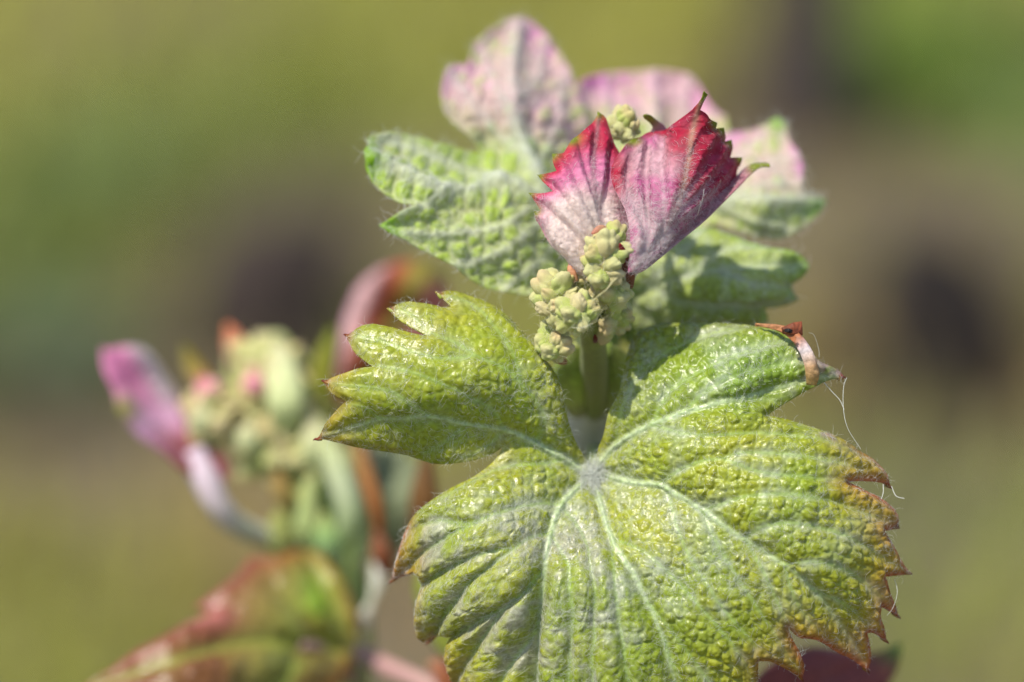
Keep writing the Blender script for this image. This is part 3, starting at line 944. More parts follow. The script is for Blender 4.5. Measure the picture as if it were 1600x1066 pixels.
# withered strip across the upper right lobe, with its black speck
def strip(name, pts, w_, colour, parent, mat=M_DRY, label=None):
    c = curve(np.array(pts, float), 6)
    P0 = at(c[:, 0], c[:, 1], c[:, 2])
    K = len(c)
    t = np.gradient(P0, axis=0); t /= np.linalg.norm(t, axis=1)[:, None]
    s = np.cross(t, FWD); s /= np.linalg.norm(s, axis=1)[:, None]
    ww = np.interp(np.linspace(0, 1, K), np.linspace(0, 1, len(w_)), w_) * MM
    P = []; cols = 6
    for j in range(cols):
        v = j / (cols - 1) * 2 - 1
        wav = (fbm(np.arange(K) * 9.0, np.full(K, j * 21.0), 18, 6) - 0.5) * 8 * MM
        P.append(P0 + s * (ww * v)[:, None] + FWD * (wav + np.abs(v) * ww * 0.5)[:, None])
    P = np.stack(P, 1).reshape(-1, 3)
    T = []
    for k_ in range(K - 1):
        for j in range(cols - 1):
            a = k_ * cols + j
            T += [(a, a + 1, a + cols + 1), (a, a + cols + 1, a + cols)]
    T = np.array(T); N = vnormals(P, T)
    if np.mean(N @ FWD) > 0:
        T = T[:, ::-1]; N = -N
    P2, T2 = solid(P, T, N, np.full(len(P), 0.0001))
    C = colour(np.repeat(np.linspace(0, 1, K), cols))
    o = make_obj(name, P2, T2, mat, parent, np.vstack([C, C]))
    if label:
        o['label'] = label
    return o


strip('withered_strip', [(1180, 507, 2.6), (1215, 512, 1.6), (1238, 522, 0.8), (1254, 540, 0.1), (1265, 562, -0.3), (1270, 585, -0.2), (1268, 602, 0.4)], [2, 5, 8, 9, 10, 11, 8],
      ramp((0, srgb(190, 140, 96)), (0.4, srgb(176, 112, 70)), (0.55, srgb(206, 196, 196)), (0.75, srgb(206, 168, 120)), (1, srgb(196, 166, 100))), leaf, label='withered tan strip folded over the lobe')
strip('withered_flap', [(1222, 517, 0.9), (1240, 514, 0.5), (1254, 513, 0.9)], [5, 10, 11], ramp((0, srgb(120, 70, 46)), (1, srgb(176, 98, 66))), leaf)
ellipsoid('black_speck', at(1232, 517, -0.4), [RIGHT * 9 * MM, (UP - 0.3 * RIGHT) * 4 * MM, FWD * 4 * MM], lambda iv, l: np.tile(np.array([.01, .009, .008]), (len(iv), 1)), leaf, M_DRY, seed=3, amt=0.5)


def thread(name, pts, r_mm, parent, tint=H_WHITE):
    c = curve(np.array(pts, float), 6)
    P0 = at(c[:, 0], c[:, 1], c[:, 2])[None]
    Pn, Tn = tubes(P0, np.full((1, len(c)), r_mm * 0.001), 5)
    return make_obj(name, Pn, Tn, M_HAIR, parent, np.tile(tint, (len(Pn), 1)))


thread('cobweb_thread', [(1323, 590, 2.0), (1318, 606, 1.6), (1318, 640, 1.0), (1325, 670, 0.8), (1345, 702, 1.0)], 0.016, leaf)
thread('cobweb_thread', [(1288, 598, 1.5), (1300, 612, 1.4), (1312, 625, 1.2), (1319, 640, 1.0)], 0.018, leaf)
thread('cobweb_thread', [(1264, 520, 1.0), (1272, 524, 1.4), (1279, 545, 1.6), (1280, 558, 1.2)], 0.010, leaf)
thread('cobweb_thread', [(1380, 757, 1.6), (1380, 770, 1.4), (1377, 780, 1.4)], 0.025, leaf)
thread('cobweb_thread', [(1393, 760, 2.4), (1400, 775, 2.0), (1413, 779, 1.8)], 0.022, leaf)
thread('cobweb_thread', [(1398, 905, 2.5), (1402, 925, 2.0), (1396, 948, 2.0), (1386, 962, 2.2)], 0.016, leaf)

# rust brown points on the teeth
ctr = np.array([960.0, 760.0])
for (tx, ty) in tips:
    k0 = int(np.argmin(((main['V'] - [tx, ty]) ** 2).sum(1)))
    dv = np.array([tx, ty]) - ctr; dv /= np.linalg.norm(dv)
    k1 = int(np.argmin(((main['V'] - np.array([tx, ty]) + dv * 9) ** 2).sum(1)))
    p0, p1 = main['Pt'][k0], main['Pt'][k1]
    od = (p0 - p1) / np.linalg.norm(p0 - p1)
    back = -main['Nt'][k1] * 0.00012
    path = np.array([p1 + back, p0 + back * 0.8 - od * 2 * MM, p0 + od * 2.5 * MM + back, p0 + od * 6 * MM - UP * 1.5 * MM + back])[None]
    Pn, Tn = tubes(path, np.array([[3.2, 2.8, 1.9, 0.4]]) * MM, 7)
    u_ = np.repeat(np.linspace(0, 1, 4), 7)
    cf = ramp((0, srgb(150, 120, 44)), (0.5, srgb(136, 52, 32)), (1, srgb(84, 26, 22))) if ty > 500 else ramp((0, srgb(150, 165, 60)), (1, srgb(176, 150, 70)))
    make_obj('tooth_point', Pn, Tn, M_LEAF, leaf, cf(u_))

# ---- the crimson folded leaf
RT = lambda V: (300 - V[:, 1]) * 0.017
CR = srgb(190, 30, 66); PK = srgb(210, 126, 164); WH = srgb(242, 226, 216); OL = srgb(130, 140, 40); MAU = srgb(176, 100, 140)


def red_col(kind):
    def f(F):
        V = F['V']; x, y = V[:, 0], V[:, 1]
        n1 = fbm(x, y, 40, 41); n2 = fbm(x, y, 12, 42)
        n3 = fbm(x, y, 5, 43, 2)
        if kind == 'left':
            dist = np.hypot((x - 925) / 1.0, (y - 395) / 1.35)
            g_ = dist + 30 * (n1 - 0.5)
            c = mixc(np.tile(WH, (len(V), 1)), PK[None], smooth(g_, 58, 100))
            c = mixc(c, MAU[None], 0.7 * smooth(x, 935, 965) * smooth(n2, 0.25, 0.7))
            c = mixc(c, CR[None], smooth(g_ + 26 * np.exp(-F['ed'] / 10), 92, 138) * 0.95)
            c = mixc(c, srgb(196, 160, 160)[None], 0.55 * np.exp(-(F['d1'] / 3.5) ** 2))
        elif kind == 'mid':
            c = np.tile(srgb(190, 106, 148), (len(V), 1))
            c = mixc(c, srgb(206, 178, 178)[None], 0.7 * smooth(n1 + 0.3 * n2, 0.45, 0.85))
            c = mixc(c, srgb(150, 60, 104)[None], 0.6 * smooth(n2, 0.5, 0.8) * smooth(y, 270, 320))
            c = mixc(c, WH[None], smooth(y, 335, 400) * 0.75 * smooth(n2 + n1, 0.7, 1.2))
            red = np.clip(np.exp(-((x - 956) / 23) ** 2) * smooth(330 - y, 0, 40) + smooth(x, 1034, 1062) * smooth(300 - 0.4 * (x - 1040) - y, 0, 70) + smooth(y * -1, -225, -205), 0, 1)
            right = smooth(x - (1084 - (y - 190) * 0.30), -4, 12)
            red = np.maximum(red, right * smooth(365 - y, 0, 90) * 0.95)
            c = mixc(c, (CR * 0.8)[None], np.clip(red * (0.7 + 0.5 * n2), 0, 1))
            c = mixc(c, srgb(196, 170, 140)[None], 0.8 * np.exp(-(F['d1'] / 4) ** 2) * (0.5 + 0.5 * n2))
            c = mixc(c, srgb(214, 190, 196)[None], 0.5 * np.exp(-(F['d2'] / 3.5) ** 2) * smooth(y, 240, 330))
        else:
            t_ = smooth(y * -1, -400, -280)
            c = mixc(np.tile(srgb(190, 160, 160), (len(V), 1)), srgb(176, 100, 118)[None], t_ * (0.4 + 0.6 * n1))
        c = c * (0.85 + 0.3 * n3)[:, None]
        c = mixc(c, OL[None], np.clip(np.exp(-(F['tip'] / 12) ** 2) * 1.2, 0, 1))
        return c
    return f


def with_tips(fn, tp):
    tp = np.array(tp, float)
    def f(F):
        F['tip'] = np.sqrt(((F['V'][:, None] - tp[None]) ** 2).sum(2)).min(1)
        return fn(F)
    return f


red_left = leaf_sheet(
    [(935, 174), (929, 190), (917, 199), (901, 214), (894, 217), (884, 234), (880, 240), (863, 241), (864, 255), (870, 268), (858, 271), (839, 273), (849, 285), (864, 299), (848, 303), (826, 302), (832, 309),
     (840, 321), (845, 330), (835, 330), (837, 342), (845, 353), (852, 369), (862, 385), (878, 398), (887, 408), (892, 422), (910, 432), (950, 432), (985, 425), (990, 380), (990, 330), (984, 280), (972, 250), (963, 232), (957, 219), (950, 198), (946, 182)],
    [(935, 175, 1.2), (894, 218, 0.5), (863, 242, 0.6), (826, 302, 1.2), (838, 335, 1.5), (865, 388, 2.2), (900, 420, 3.0), (925, 285, 0.3), (940, 350, 1.2), (960, 240, 2.5), (980, 320, 4.2), (985, 410, 3.6), (890, 330, 0.2), (880, 280, 0.1)],
    [[(935, 180), (932, 205), (926, 245), (926, 284), (936, 337), (946, 400)]],
    [[(940, 380), (915, 320), (895, 270), (880, 245)], [(935, 390), (905, 345), (875, 300), (845, 276)], [(926, 300), (912, 260), (902, 225)], [(930, 400), (890, 355), (850, 320)], [(936, 330), (948, 280), (952, 230)]],
    6, 2, (0.22, 12, 0.5, 9), (0.05, 10), with_tips(red_col('left'), [(935, 174), (894, 217), (863, 241), (839, 273), (826, 302), (835, 330)]), ridge=(0.22, 3.5, 0.0, 3), th=0.22, sharp=120, it=1, seed=11, tilt=RT)
red_mid = leaf_sheet(
    [(987, 217), (970, 236), (956, 254), (953, 274), (957, 290), (966, 308), (978, 330), (984, 360), (984, 395), (982, 426), (1000, 424), (1030, 395), (1058, 362), (1092, 335), (1120, 306), (1149, 280), (1152, 264), (1158, 257), (1160, 246), (1141, 246),
     (1146, 231), (1143, 219), (1132, 221), (1134, 212), (1131, 200), (1119, 201), (1121, 192), (1108, 186), (1104, 177), (1094, 173), (1101, 158), (1106, 149), (1100, 143), (1094, 158), (1083, 171), (1076, 176), (1058, 190), (1040, 204), (1026, 205), (1012, 207), (1002, 214)],
    [(987, 218, 0.8), (955, 256, 0.6), (954, 280, 0.8), (975, 325, 0.4), (984, 380, 0.2), (985, 425, 1.0), (1010, 215, 2.8), (1040, 205, 3.0), (1062, 190, 0.5), (1020, 270, 1.6), (1010, 330, 1.4), (1010, 376, 0.5), (1000, 420, 0.6), (1085, 172, -1.2), (1102, 146, -2.5), (1078, 220, -0.8),
     (1066, 280, -0.8), (1050, 330, -0.4), (1110, 200, 1.0), (1132, 205, 2.2), (1145, 225, 3.2), (1158, 248, 4.2), (1120, 260, 2.8), (1100, 310, 2.2), (1148, 278, 5.0), (1060, 360, 2.0)],
    [[(1098, 152), (1088, 180), (1080, 216), (1072, 262), (1058, 320), (1025, 380), (990, 420)]],
    [[(990, 420), (1009, 376), (992, 330), (978, 292), (985, 225)], [(1009, 376), (1015, 320), (1010, 270), (1012, 215)], [(1035, 368), (1040, 310), (1035, 250), (1040, 210)], [(1058, 320), (1085, 280), (1110, 235), (1130, 205)],
     [(1045, 345), (1085, 305), (1120, 262), (1142, 228)], [(1040, 360), (1085, 325), (1130, 280), (1156, 250)], [(1075, 240), (1100, 205), (1118, 195)]],
    6, 2, (0.25, 12, 0.5, 9), (0.10, 11), with_tips(red_col('mid'), [(987, 217), (1100, 143), (1100, 150), (1131, 200), (1143, 219), (1160, 246), (1121, 192)]), ridge=(0.2, 3.5, 0.10, 3), th=0.22, sharp=120, it=1, seed=12, tilt=RT)
red_right = leaf_sheet(
    [(984, 428), (1003, 424), (1035, 398), (1075, 364), (1098, 346), (1130, 314), (1158, 286), (1175, 268), (1188, 259), (1203, 259), (1201, 253), (1180, 254), (1165, 260), (1148, 278), (1118, 302), (1085, 330), (1050, 355), (1015, 390)],
    [(984, 428, 2.0), (1035, 395, 2.2), (1098, 345, 2.6), (1158, 285, 3.6), (1203, 256, 4.5), (1165, 262, 5.0), (1118, 303, 4.6), (1050, 356, 3.6), (1015, 390, 2.8)],
    [[(990, 424), (1035, 392), (1098, 338), (1150, 285), (1195, 256)]], [], 6, 1, (0.1, 8, 0.1, 6), (0.04, 10), with_tips(red_col('right'), [(1203, 256), (1190, 257), (1180, 260)]), th=0.3, seed=13, tilt=RT)
red_back = leaf_sheet(
    [(1004, 184), (1008, 179), (1018, 181), (1028, 190), (1040, 197), (1050, 215), (1040, 260), (1000, 250), (1005, 215), (1022, 203), (1016, 192)],
    [(1004, 183, 1.0), (1020, 185, 1.6), (1040, 200, 3.4), (1040, 258, 5.0), (1000, 250, 4.5), (1012, 215, 4.0)], [], [], 5, 1, (0, 9, 0, 9), (0.04, 9),
    with_tips(lambda F: mixc(np.tile(srgb(200, 150, 170), (len(F['V']), 1)), OL[None], np.exp(-(F['tip'] / 17) ** 2)), [(1006, 181), (1016, 184)]), th=0.3, seed=14, tilt=RT)
redleaf = build_leaf('leaf', [red_left, red_mid, red_right, red_back], M_FELT, shoot, 'small crimson and pink felted leaf still folded like a fan')
for s, cnt in ((red_left, 4200), (red_mid, 4200), (red_right, 800)):
    V = s['V']; y = V[:, 1]
    ww = 0.04 + 1.2 * smooth(y, 260, 390) + 0.8 * np.exp(-(s['F']['d1'] / 6) ** 2) * smooth(y, 200, 300)
    surface_hair('hair', s, redleaf, ww, cnt, (4, 16), (0.02, 0.14), (0.004, 0.008), tint=np.array([0.82, 0.76, 0.76]))
thread('cobweb_thread', [(1100, 295, -1.4), (1098, 310, -1.6), (1093, 325, -1.2), (1090, 337, -0.2)], 0.012, redleaf)

# ---- flower cluster
def cluster_stalk(parent):
    return stalk('flower_cluster', [(930, 640, 14.5), (930, 590, 10.5), (927, 540, 6.5), (928, 480, 3.2), (942, 420, 1.4)], [20, 22, 22, 18, 14],
                 ramp((0, srgb(130, 150, 70)), (0.5, srgb(140, 150, 80)), (1, srgb(160, 170, 90))), parent, M_STEM, label='knot of pale green and peach flower buds')


cl = cluster_stalk(shoot)
bud_branch(cl, 945, 404, -0.6, 26, 44, 8, 16, 17, 1, 320)
bud_branch(cl, 869, 463, 0.8, 24, 36, 16, 14, 17, 2, 260)
bud_branch(cl, 903, 488, -0.6, 24, 22, 0, 12, 16, 3, 240)
bud_branch(cl, 866, 538, 1.6, 18, 20, 0, 9, 15, 4, 170)
bud_branch(cl, 955, 455, 0.8, 22, 26, -10, 12, 16, 5, 200)
bud_branch(cl, 955, 496, 4.2, 28, 20, 0, 10, 17, 6, 160)
bud_branch(cl, 905, 450, 2.0, 18, 26, 0, 9, 15, 7, 120)
bract('bract', [(978, 425, 0.6), (975, 400, -1.2), (968, 380, -1.8)], 5, ramp((0, srgb(120, 60, 44)), (1, srgb(150, 30, 44))), cl, label='thin dark red bract')
bract('bract', [(985, 450, 1.5), (984, 425, 0.8), (976, 410, 0.4)], 6, ramp((0, srgb(150, 110, 80)), (1, srgb(150, 40, 50))), cl)
bract('bract', [(900, 440, 0.8), (893, 425, 0.6), (890, 412, 0.8)], 5, ramp((0, srgb(216, 170, 130)), (1, srgb(226, 160, 120))), cl, label='peach coloured bract')
bract('bract', [(930, 538, 6.0), (930, 530, 3.8), (929, 522, 3.2)], 2.5, ramp((0, srgb(120, 60, 40)), (1, srgb(110, 40, 30))), cl)
bract('bract', [(884, 566, 4.0), (874, 563, 2.2), (864, 560, 1.8)], 5, ramp((0, srgb(170, 120, 70)), (1, srgb(196, 150, 100))), cl)
bract('bract', [(952, 362, -0.6), (938, 357, -1.2), (924, 366, -1.4)], 4, ramp((0, srgb(214, 180, 140)), (1, srgb(206, 140, 120))), cl)
thread('down_strand', [(962, 435, -3.0), (948, 452, -3.6), (935, 462, -3.4), (921, 476, -3.0)], 0.03, cl, np.array([.72, .68, .4]))
thread('down_strand', [(956, 440, -3.2), (945, 455, -3.4), (925, 470, -3.0)], 0.022, cl, np.array([.72, .70, .45]))
thread('down_strand', [(894, 512, -2.0), (910, 512, -3.6), (925, 506, -3.6)], 0.02, cl, np.array([.75, .74, .6]))
# second, smaller cluster behind the crimson leaf
cl2 = stalk('flower_cluster', [(985, 330, 11), (980, 280, 9), (977, 230, 7.5)], [9, 9, 10], ramp((0, srgb(140, 150, 80)), (1, srgb(190, 186, 120))), shoot, M_STEM, label='cream flower bud tip behind the crimson leaf')
bud_branch(cl2, 974, 196, 5.0, 18, 24, 0, 12, 13, 9, 200)

# ---- stem and petioles
pale = srgb(168, 178, 128)
stalk('stem', [(905, 1320, 22), (902, 1180, 20), (900, 1040, 18), (905, 900, 18), (915, 760, 17), (925, 650, 16), (930, 580, 14), (938, 500, 12), (945, 430, 9.5)], [44, 43, 42, 44, 48, 50, 46, 30, 16],
      ramp((0, srgb(150, 128, 84)), (0.5, srgb(170, 172, 150)), (0.66, srgb(186, 188, 168)), (0.76, srgb(176, 186, 130)), (1, srgb(160, 176, 100))), shoot)
stalk('petiole', [(925, 740, 4.6), (930, 738, 8.0), (934, 728, 12.5), (930, 705, 15.5)], [10, 12, 14, 15], ramp((0, pale), (1, srgb(150, 164, 100))), shoot)
stalk('petiole', [(940, 470, 9.5), (975, 440, 7.0), (990, 420, 2.5)], [14, 12, 9], ramp((0, srgb(150, 160, 90)), (1, srgb(206, 190, 190))), shoot)
stalk('petiole', [(935, 520, 9.5), (915, 450, 14), (905, 385, 17)], [20, 18, 14], ramp((0, srgb(140, 156, 90)), (1, srgb(190, 200, 170))), shoot)
stalk('petiole', [(935, 560, 9.5), (960, 500, 12), (990, 440, 13.0)], [20, 18, 14], ramp((0, srgb(130, 150, 70)), (1, srgb(150, 170, 90))), shoot)

for k_, (bp_, bw_) in enumerate([([(905, 650, 14), (892, 590, 10), (900, 535, 8)], 30), ([(950, 650, 14), (965, 600, 11), (962, 540, 9)], 34)]):
    bract('stipule', bp_, bw_, ramp((0, srgb(176, 184, 130)), (0.6, srgb(160, 180, 92)), (1, srgb(190, 196, 130))), shoot)

# ---- the pink felted leaf behind
FG = srgb(172, 194, 84); FW = srgb(206, 206, 190); FP = srgb(222, 176, 200); FM = srgb(212, 132, 186); FR = srgb(222, 170, 172)


def back_col(pink, green_tips=()):
    tp = np.array(green_tips, float) if len(green_tips) else None
    def f(F):
        V = F['V']; x, y = V[:, 0], V[:, 1]
        n1 = fbm(x, y, 70, 51); n2 = fbm(x, y, 22, 52)
        c = mixc(np.tile(srgb(190, 200, 136), (len(V), 1)), FG[None], np.clip(smooth(F['f'], 0.08, 0.4) * smooth(F['h2'], 0.3, 0.8) * (0.6 + 0.8 * n2), 0, 1))
        pk = 0.8 * pink(V, F) + 0.45 * (n1 - 0.5) - 0.35 * smooth(F['f'], 0.15, 0.5) * smooth(n2, 0.4, 0.65)
        c = mixc(c, FP[None], np.clip(pk, 0, 0.85))
        c = mixc(c, FM[None], np.clip(smooth(pk, 0.5, 1.1) * np.exp(-(F['ed'] / 26) ** 2) + 0.5 * smooth(pk, 0.45, 1.0) * smooth(n2, 0.45, 0.65), 0, 0.85))
        c = mixc(c, srgb(210, 216, 192)[None], (0.7 - 0.7 * np.clip(pk, 0, 1)) * np.exp(-(F['d1'] / 7) ** 2) + 0.5 * np.exp(-(F['d2'] / 5) ** 2) * (1 - np.clip(pk, 0, 0.6)))
        if tp is not None:
            dt = np.sqrt(((V[:, None] - tp[None]) ** 2).sum(2)).min(1)
            c = mixc(c, srgb(140, 180, 40)[None], np.clip(np.exp(-(dt / 22) ** 2) * 1.2, 0, 1))
        return c
    return f


back_left = leaf_sheet(
    [(748, 245), (723, 239), (698, 231), (667, 226), (638, 217), (610, 212), (585, 214), (569, 219), (575, 232), (562, 240), (567, 259), (574, 279), (590, 298), (610, 312), (628, 321), (648, 323), (624, 332), (610, 343), (590, 354), (605, 366), (630, 374),
     (653, 388), (681, 402), (703, 411), (731, 433), (754, 450), (793, 458), (835, 463), (900, 470), (940, 440), (950, 350), (930, 260), (912, 190), (900, 140), (891, 128), (885, 107), (870, 89), (855, 65), (840, 47), (822, 35), (795, 34), (771, 46), (747, 64), (735, 86), (731, 108), (718, 105), (702, 109),
     (692, 122), (688, 155), (693, 179), (708, 197), (732, 212), (746, 230)],
    [(565, 240, 8), (590, 354, 6.5), (640, 217, 12), (660, 300, 7.5), (700, 340, 8), (748, 242, 14), (700, 410, 7.5), (760, 450, 8.5), (860, 460, 10), (800, 380, 8), (770, 290, 10.5), (850, 320, 12), (930, 400, 16), (690, 150, 15), (740, 190, 14), (735, 90, 17), (800, 40, 20), (860, 80, 20), (800, 130, 15.5), (830, 220, 14), (890, 130, 18.5), (930, 270, 18), (880, 200, 16)],
    [[(905, 390), (860, 330), (779, 290), (726, 307), (667, 293), (620, 270), (570, 245)], [(905, 390), (850, 320), (821, 250), (800, 170), (800, 100), (805, 45)]],
    [[(821, 329), (788, 352), (709, 366), (650, 365), (600, 356)], [(779, 290), (740, 272), (698, 253), (647, 236), (590, 218)], [(840, 350), (790, 390), (740, 410), (705, 410)], [(870, 380), (830, 420), (790, 450)], [(821, 250), (770, 200), (730, 150), (700, 115)], [(815, 220), (780, 150), (760, 100), (755, 70)], [(805, 160), (840, 120), (850, 70)], [(830, 270), (870, 200), (880, 120)], [(690, 300), (660, 322), (625, 335)]],
    9, 2, (-0.8, 15, -0.1, 9), (0.42, 27), back_col(lambda V, F: np.clip(smooth(300 - V[:, 1] + 0.35 * (V[:, 0] - 700), 70, 170) * 0.9 + 0.35 * smooth(660 - V[:, 0], 0, 60) * smooth(300 - V[:, 1], -20, 60), 0, 1), [(564, 240), (572, 262), (590, 354), (604, 362)]),
    ridge=(0.2, 8, 0.25, 7), seed=21)
back_mid = leaf_sheet(
    [(900, 136), (909, 125), (936, 118), (960, 116), (1005, 114), (1044, 112), (1077, 118), (1092, 134), (1104, 158), (1118, 176), (1142, 188), (1120, 300), (1000, 380), (940, 360), (910, 260)],
    [(900, 136, 20), (960, 116, 23), (1044, 112, 24), (1104, 158, 23), (1140, 190, 22), (1120, 300, 19), (1000, 380, 17), (920, 300, 18), (1000, 210, 20), (1060, 200, 22)],
    [[(985, 380), (1010, 260), (1020, 180), (1020, 120)]], [[(1000, 320), (960, 220), (945, 125)], [(1010, 300), (1060, 210), (1075, 125)], [(1010, 320), (1070, 250), (1110, 180)]],
    10, 1, (-0.6, 16, -0.2, 9), (0.3, 26), back_col(lambda V, F: smooth(270 - V[:, 1], 20, 130)), ridge=(0.2, 8, 0.2, 7), seed=22)
back_right = leaf_sheet(
    [(1080, 250), (1110, 220), (1145, 210), (1169, 207), (1196, 200), (1216, 186), (1229, 197), (1231, 217), (1247, 241), (1256, 262), (1250, 278), (1255, 295), (1251, 306), (1260, 312), (1291, 314), (1278, 335), (1265, 344), (1250, 359), (1223, 375), (1182, 370), (1149, 360), (1115, 347), (1060, 380), (1000, 420), (985, 380), (1040, 300)],
    [(1080, 250, 18), (1145, 210, 19), (1216, 188, 18), (1247, 241, 16), (1252, 300, 14), (1288, 315, 15), (1223, 374, 13), (1150, 358, 13), (1060, 380, 15), (1000, 415, 17), (1150, 280, 15), (1180, 330, 11.5), (1200, 240, 16)],
    [[(1000, 410), (1060, 345), (1130, 320), (1200, 318), (1270, 318)]], [[(1080, 335), (1130, 290), (1190, 260), (1245, 245)], [(1060, 345), (1110, 280), (1170, 230), (1215, 195)], [(1130, 325), (1180, 345), (1235, 360)], [(1130, 318), (1190, 290), (1250, 285)]],
    10, 1, (-0.5, 15, -0.2, 9), (0.3, 24), back_col(lambda V, F: np.clip(smooth(330 - V[:, 1], 0, 60) * 0.75 + 0.25 * np.exp(-(F['ed'] / 14) ** 2), 0, 1), [(1290, 315), (1278, 325), (1216, 188)]), ridge=(0.25, 8, 0.25, 7), seed=23)


def low_col(F):
    V = F['V']; x, y = V[:, 0], V[:, 1]
    n1 = fbm(x, y, 60, 61); n2 = fbm(x, y, 20, 62)
    c = mixc(np.tile(srgb(160, 176, 84), (len(V), 1)), srgb(184, 196, 124)[None], smooth(n1, 0.35, 0.7))
    c = mixc(c, srgb(196, 206, 176)[None], np.clip(0.55 * np.exp(-(np.minimum(F['d1'], F['d2']) / 6) ** 2) + 0.4 * smooth(n2, 0.5, 0.75), 0, 0.8))
    return mixc(c, srgb(140, 176, 50)[None], 0.7 * np.exp(-(F['ed'] / 9) ** 2))


back_low = leaf_sheet(
    [(985, 420), (1040, 380), (1091, 348), (1132, 362), (1169, 376), (1210, 386), (1237, 389), (1257, 399), (1271, 413), (1258, 433), (1236, 447), (1241, 460), (1249, 471), (1230, 480), (1196, 484), (1204, 504), (1184, 524), (1100, 545), (1000, 550), (950, 520), (950, 460)],
    [(985, 420, 11), (1091, 350, 13), (1170, 377, 11), (1270, 413, 11), (1248, 470, 11), (1200, 505, 12), (1100, 545, 13), (960, 500, 14), (1080, 430, 9.5), (1180, 440, 9.0), (1000, 540, 14)],
    [[(965, 470), (1040, 440), (1110, 420), (1190, 412), (1268, 413)]], [[(1000, 455), (1060, 400), (1100, 360)], [(1070, 430), (1130, 395), (1200, 385)], [(1020, 450), (1080, 470), (1150, 475), (1245, 470)], [(980, 470), (1040, 500), (1100, 510), (1195, 505)], [(1120, 420), (1170, 440), (1235, 447)]],
    9, 2, (0.6, 17, 0.35, 11), (0.2, 24), low_col, seed=24)
bl = build_leaf('leaf', [back_left, back_mid, back_right], M_FELT, shoot, 'soft pink and pale green felted leaf spread behind the crimson one')
bl2 = build_leaf('leaf', [back_low], M_FELT, shoot, 'green lobed leaf in the shade of the crimson one')
surface_hair('hair', back_left, bl, 0.3 + np.exp(-(back_left['F']['d1'] / 9) ** 2) + 0.6 * np.exp(-(back_left['F']['d2'] / 7) ** 2), 3500, (12, 34), (0.05, 0.3), (0.008, 0.014))
surface_hair('hair', back_right, bl, 0.3 + np.exp(-(back_right['F']['d1'] / 9) ** 2), 1200, (12, 34), (0.05, 0.3), (0.008, 0.014))
surface_hair('hair', back_low, bl2, 0.2 + np.exp(-(back_low['F']['d2'] / 7) ** 2), 900, (12, 30), (0.05, 0.25), (0.008, 0.012))

# dusky red leaf under the broad one
dusk = leaf_sheet(
    [(1150, 1100), (1180, 1060), (1205, 1035), (1260, 1008), (1300, 1012), (1345, 1020), (1375, 1020), (1412, 1002), (1408, 1035), (1396, 1062), (1370, 1095), (1320, 1150), (1250, 1190), (1170, 1180)],
    [(1150, 1100, 17), (1205, 1035, 18), (1300, 1012, 19), (1412, 1002, 22), (1395, 1062, 21), (1320, 1150, 20), (1200, 1185, 18), (1280, 1080, 17)],
    [[(1150, 1150), (1230, 1090), (1320, 1050), (1408, 1006)]], [[(1220, 1095), (1240, 1050), (1262, 1012)], [(1290, 1062), (1330, 1090), (1370, 1092)]], 11, 1, (0.4, 16, 0.2, 9), (0.15, 24),
    lambda F: mixc(np.tile(srgb(150, 84, 78), (len(F['V']), 1)), srgb(120, 150, 60)[None], np.exp(-(np.hypot(F['V'][:, 0] - 1408, F['V'][:, 1] - 1006) / 34) ** 2)), seed=25)
build_leaf('leaf', [dusk], M_FELT, shoot, 'dusky red leaf half hidden under the broad green one')
stalk('petiole', [(903, 1180, 20), (1000, 1200, 19), (1090, 1180, 18.0), (1160, 1140, 17.6)], [12, 11, 10, 8], ramp((0, srgb(150, 110, 80)), (1, srgb(150, 90, 80))), shoot)

# ================================================================== the blurred shoot beside it
S2_BASE = at(560, 1330, 44)
shoot2 = empty('grapevine_shoot', S2_BASE, 'blurred young grapevine shoot with pink tipped flower buds and a red edged leaf', 'vine shoot', None)
stalk('stem', [(560, 1330, 44), (556, 1200, 43), (552, 1060, 42), (548, 940, 41), (535, 840, 40), (515, 760, 39), (490, 690, 38), (465, 630, 38)], [40, 40, 38, 36, 34, 30, 28, 22],
      ramp((0, srgb(150, 120, 84)), (0.4, srgb(150, 168, 96)), (0.7, srgb(150, 176, 100)), (1, srgb(176, 186, 120))), shoot2)

# folded pink leaf on the left with its curved petiole
def fold_col(F):
    V = F['V']; x, y = V[:, 0], V[:, 1]
    t = (y - 540) / 190
    c = mixc(np.tile(srgb(228, 150, 190), (len(V), 1)), srgb(206, 196, 196)[None], smooth(x - 170 - (y - 540) * 0.55, 12, 50))
    c = mixc(c, srgb(214, 170, 200)[None], smooth(y, 600, 660))
    c = mixc(c, srgb(170, 96, 104)[None], smooth(y, 650, 690) * smooth(x + 0.3 * (720 - y), 220, 290))
    return mixc(c, srgb(150, 150, 60)[None], np.exp(-(np.hypot(x - 190, y - 640) / 24) ** 2))


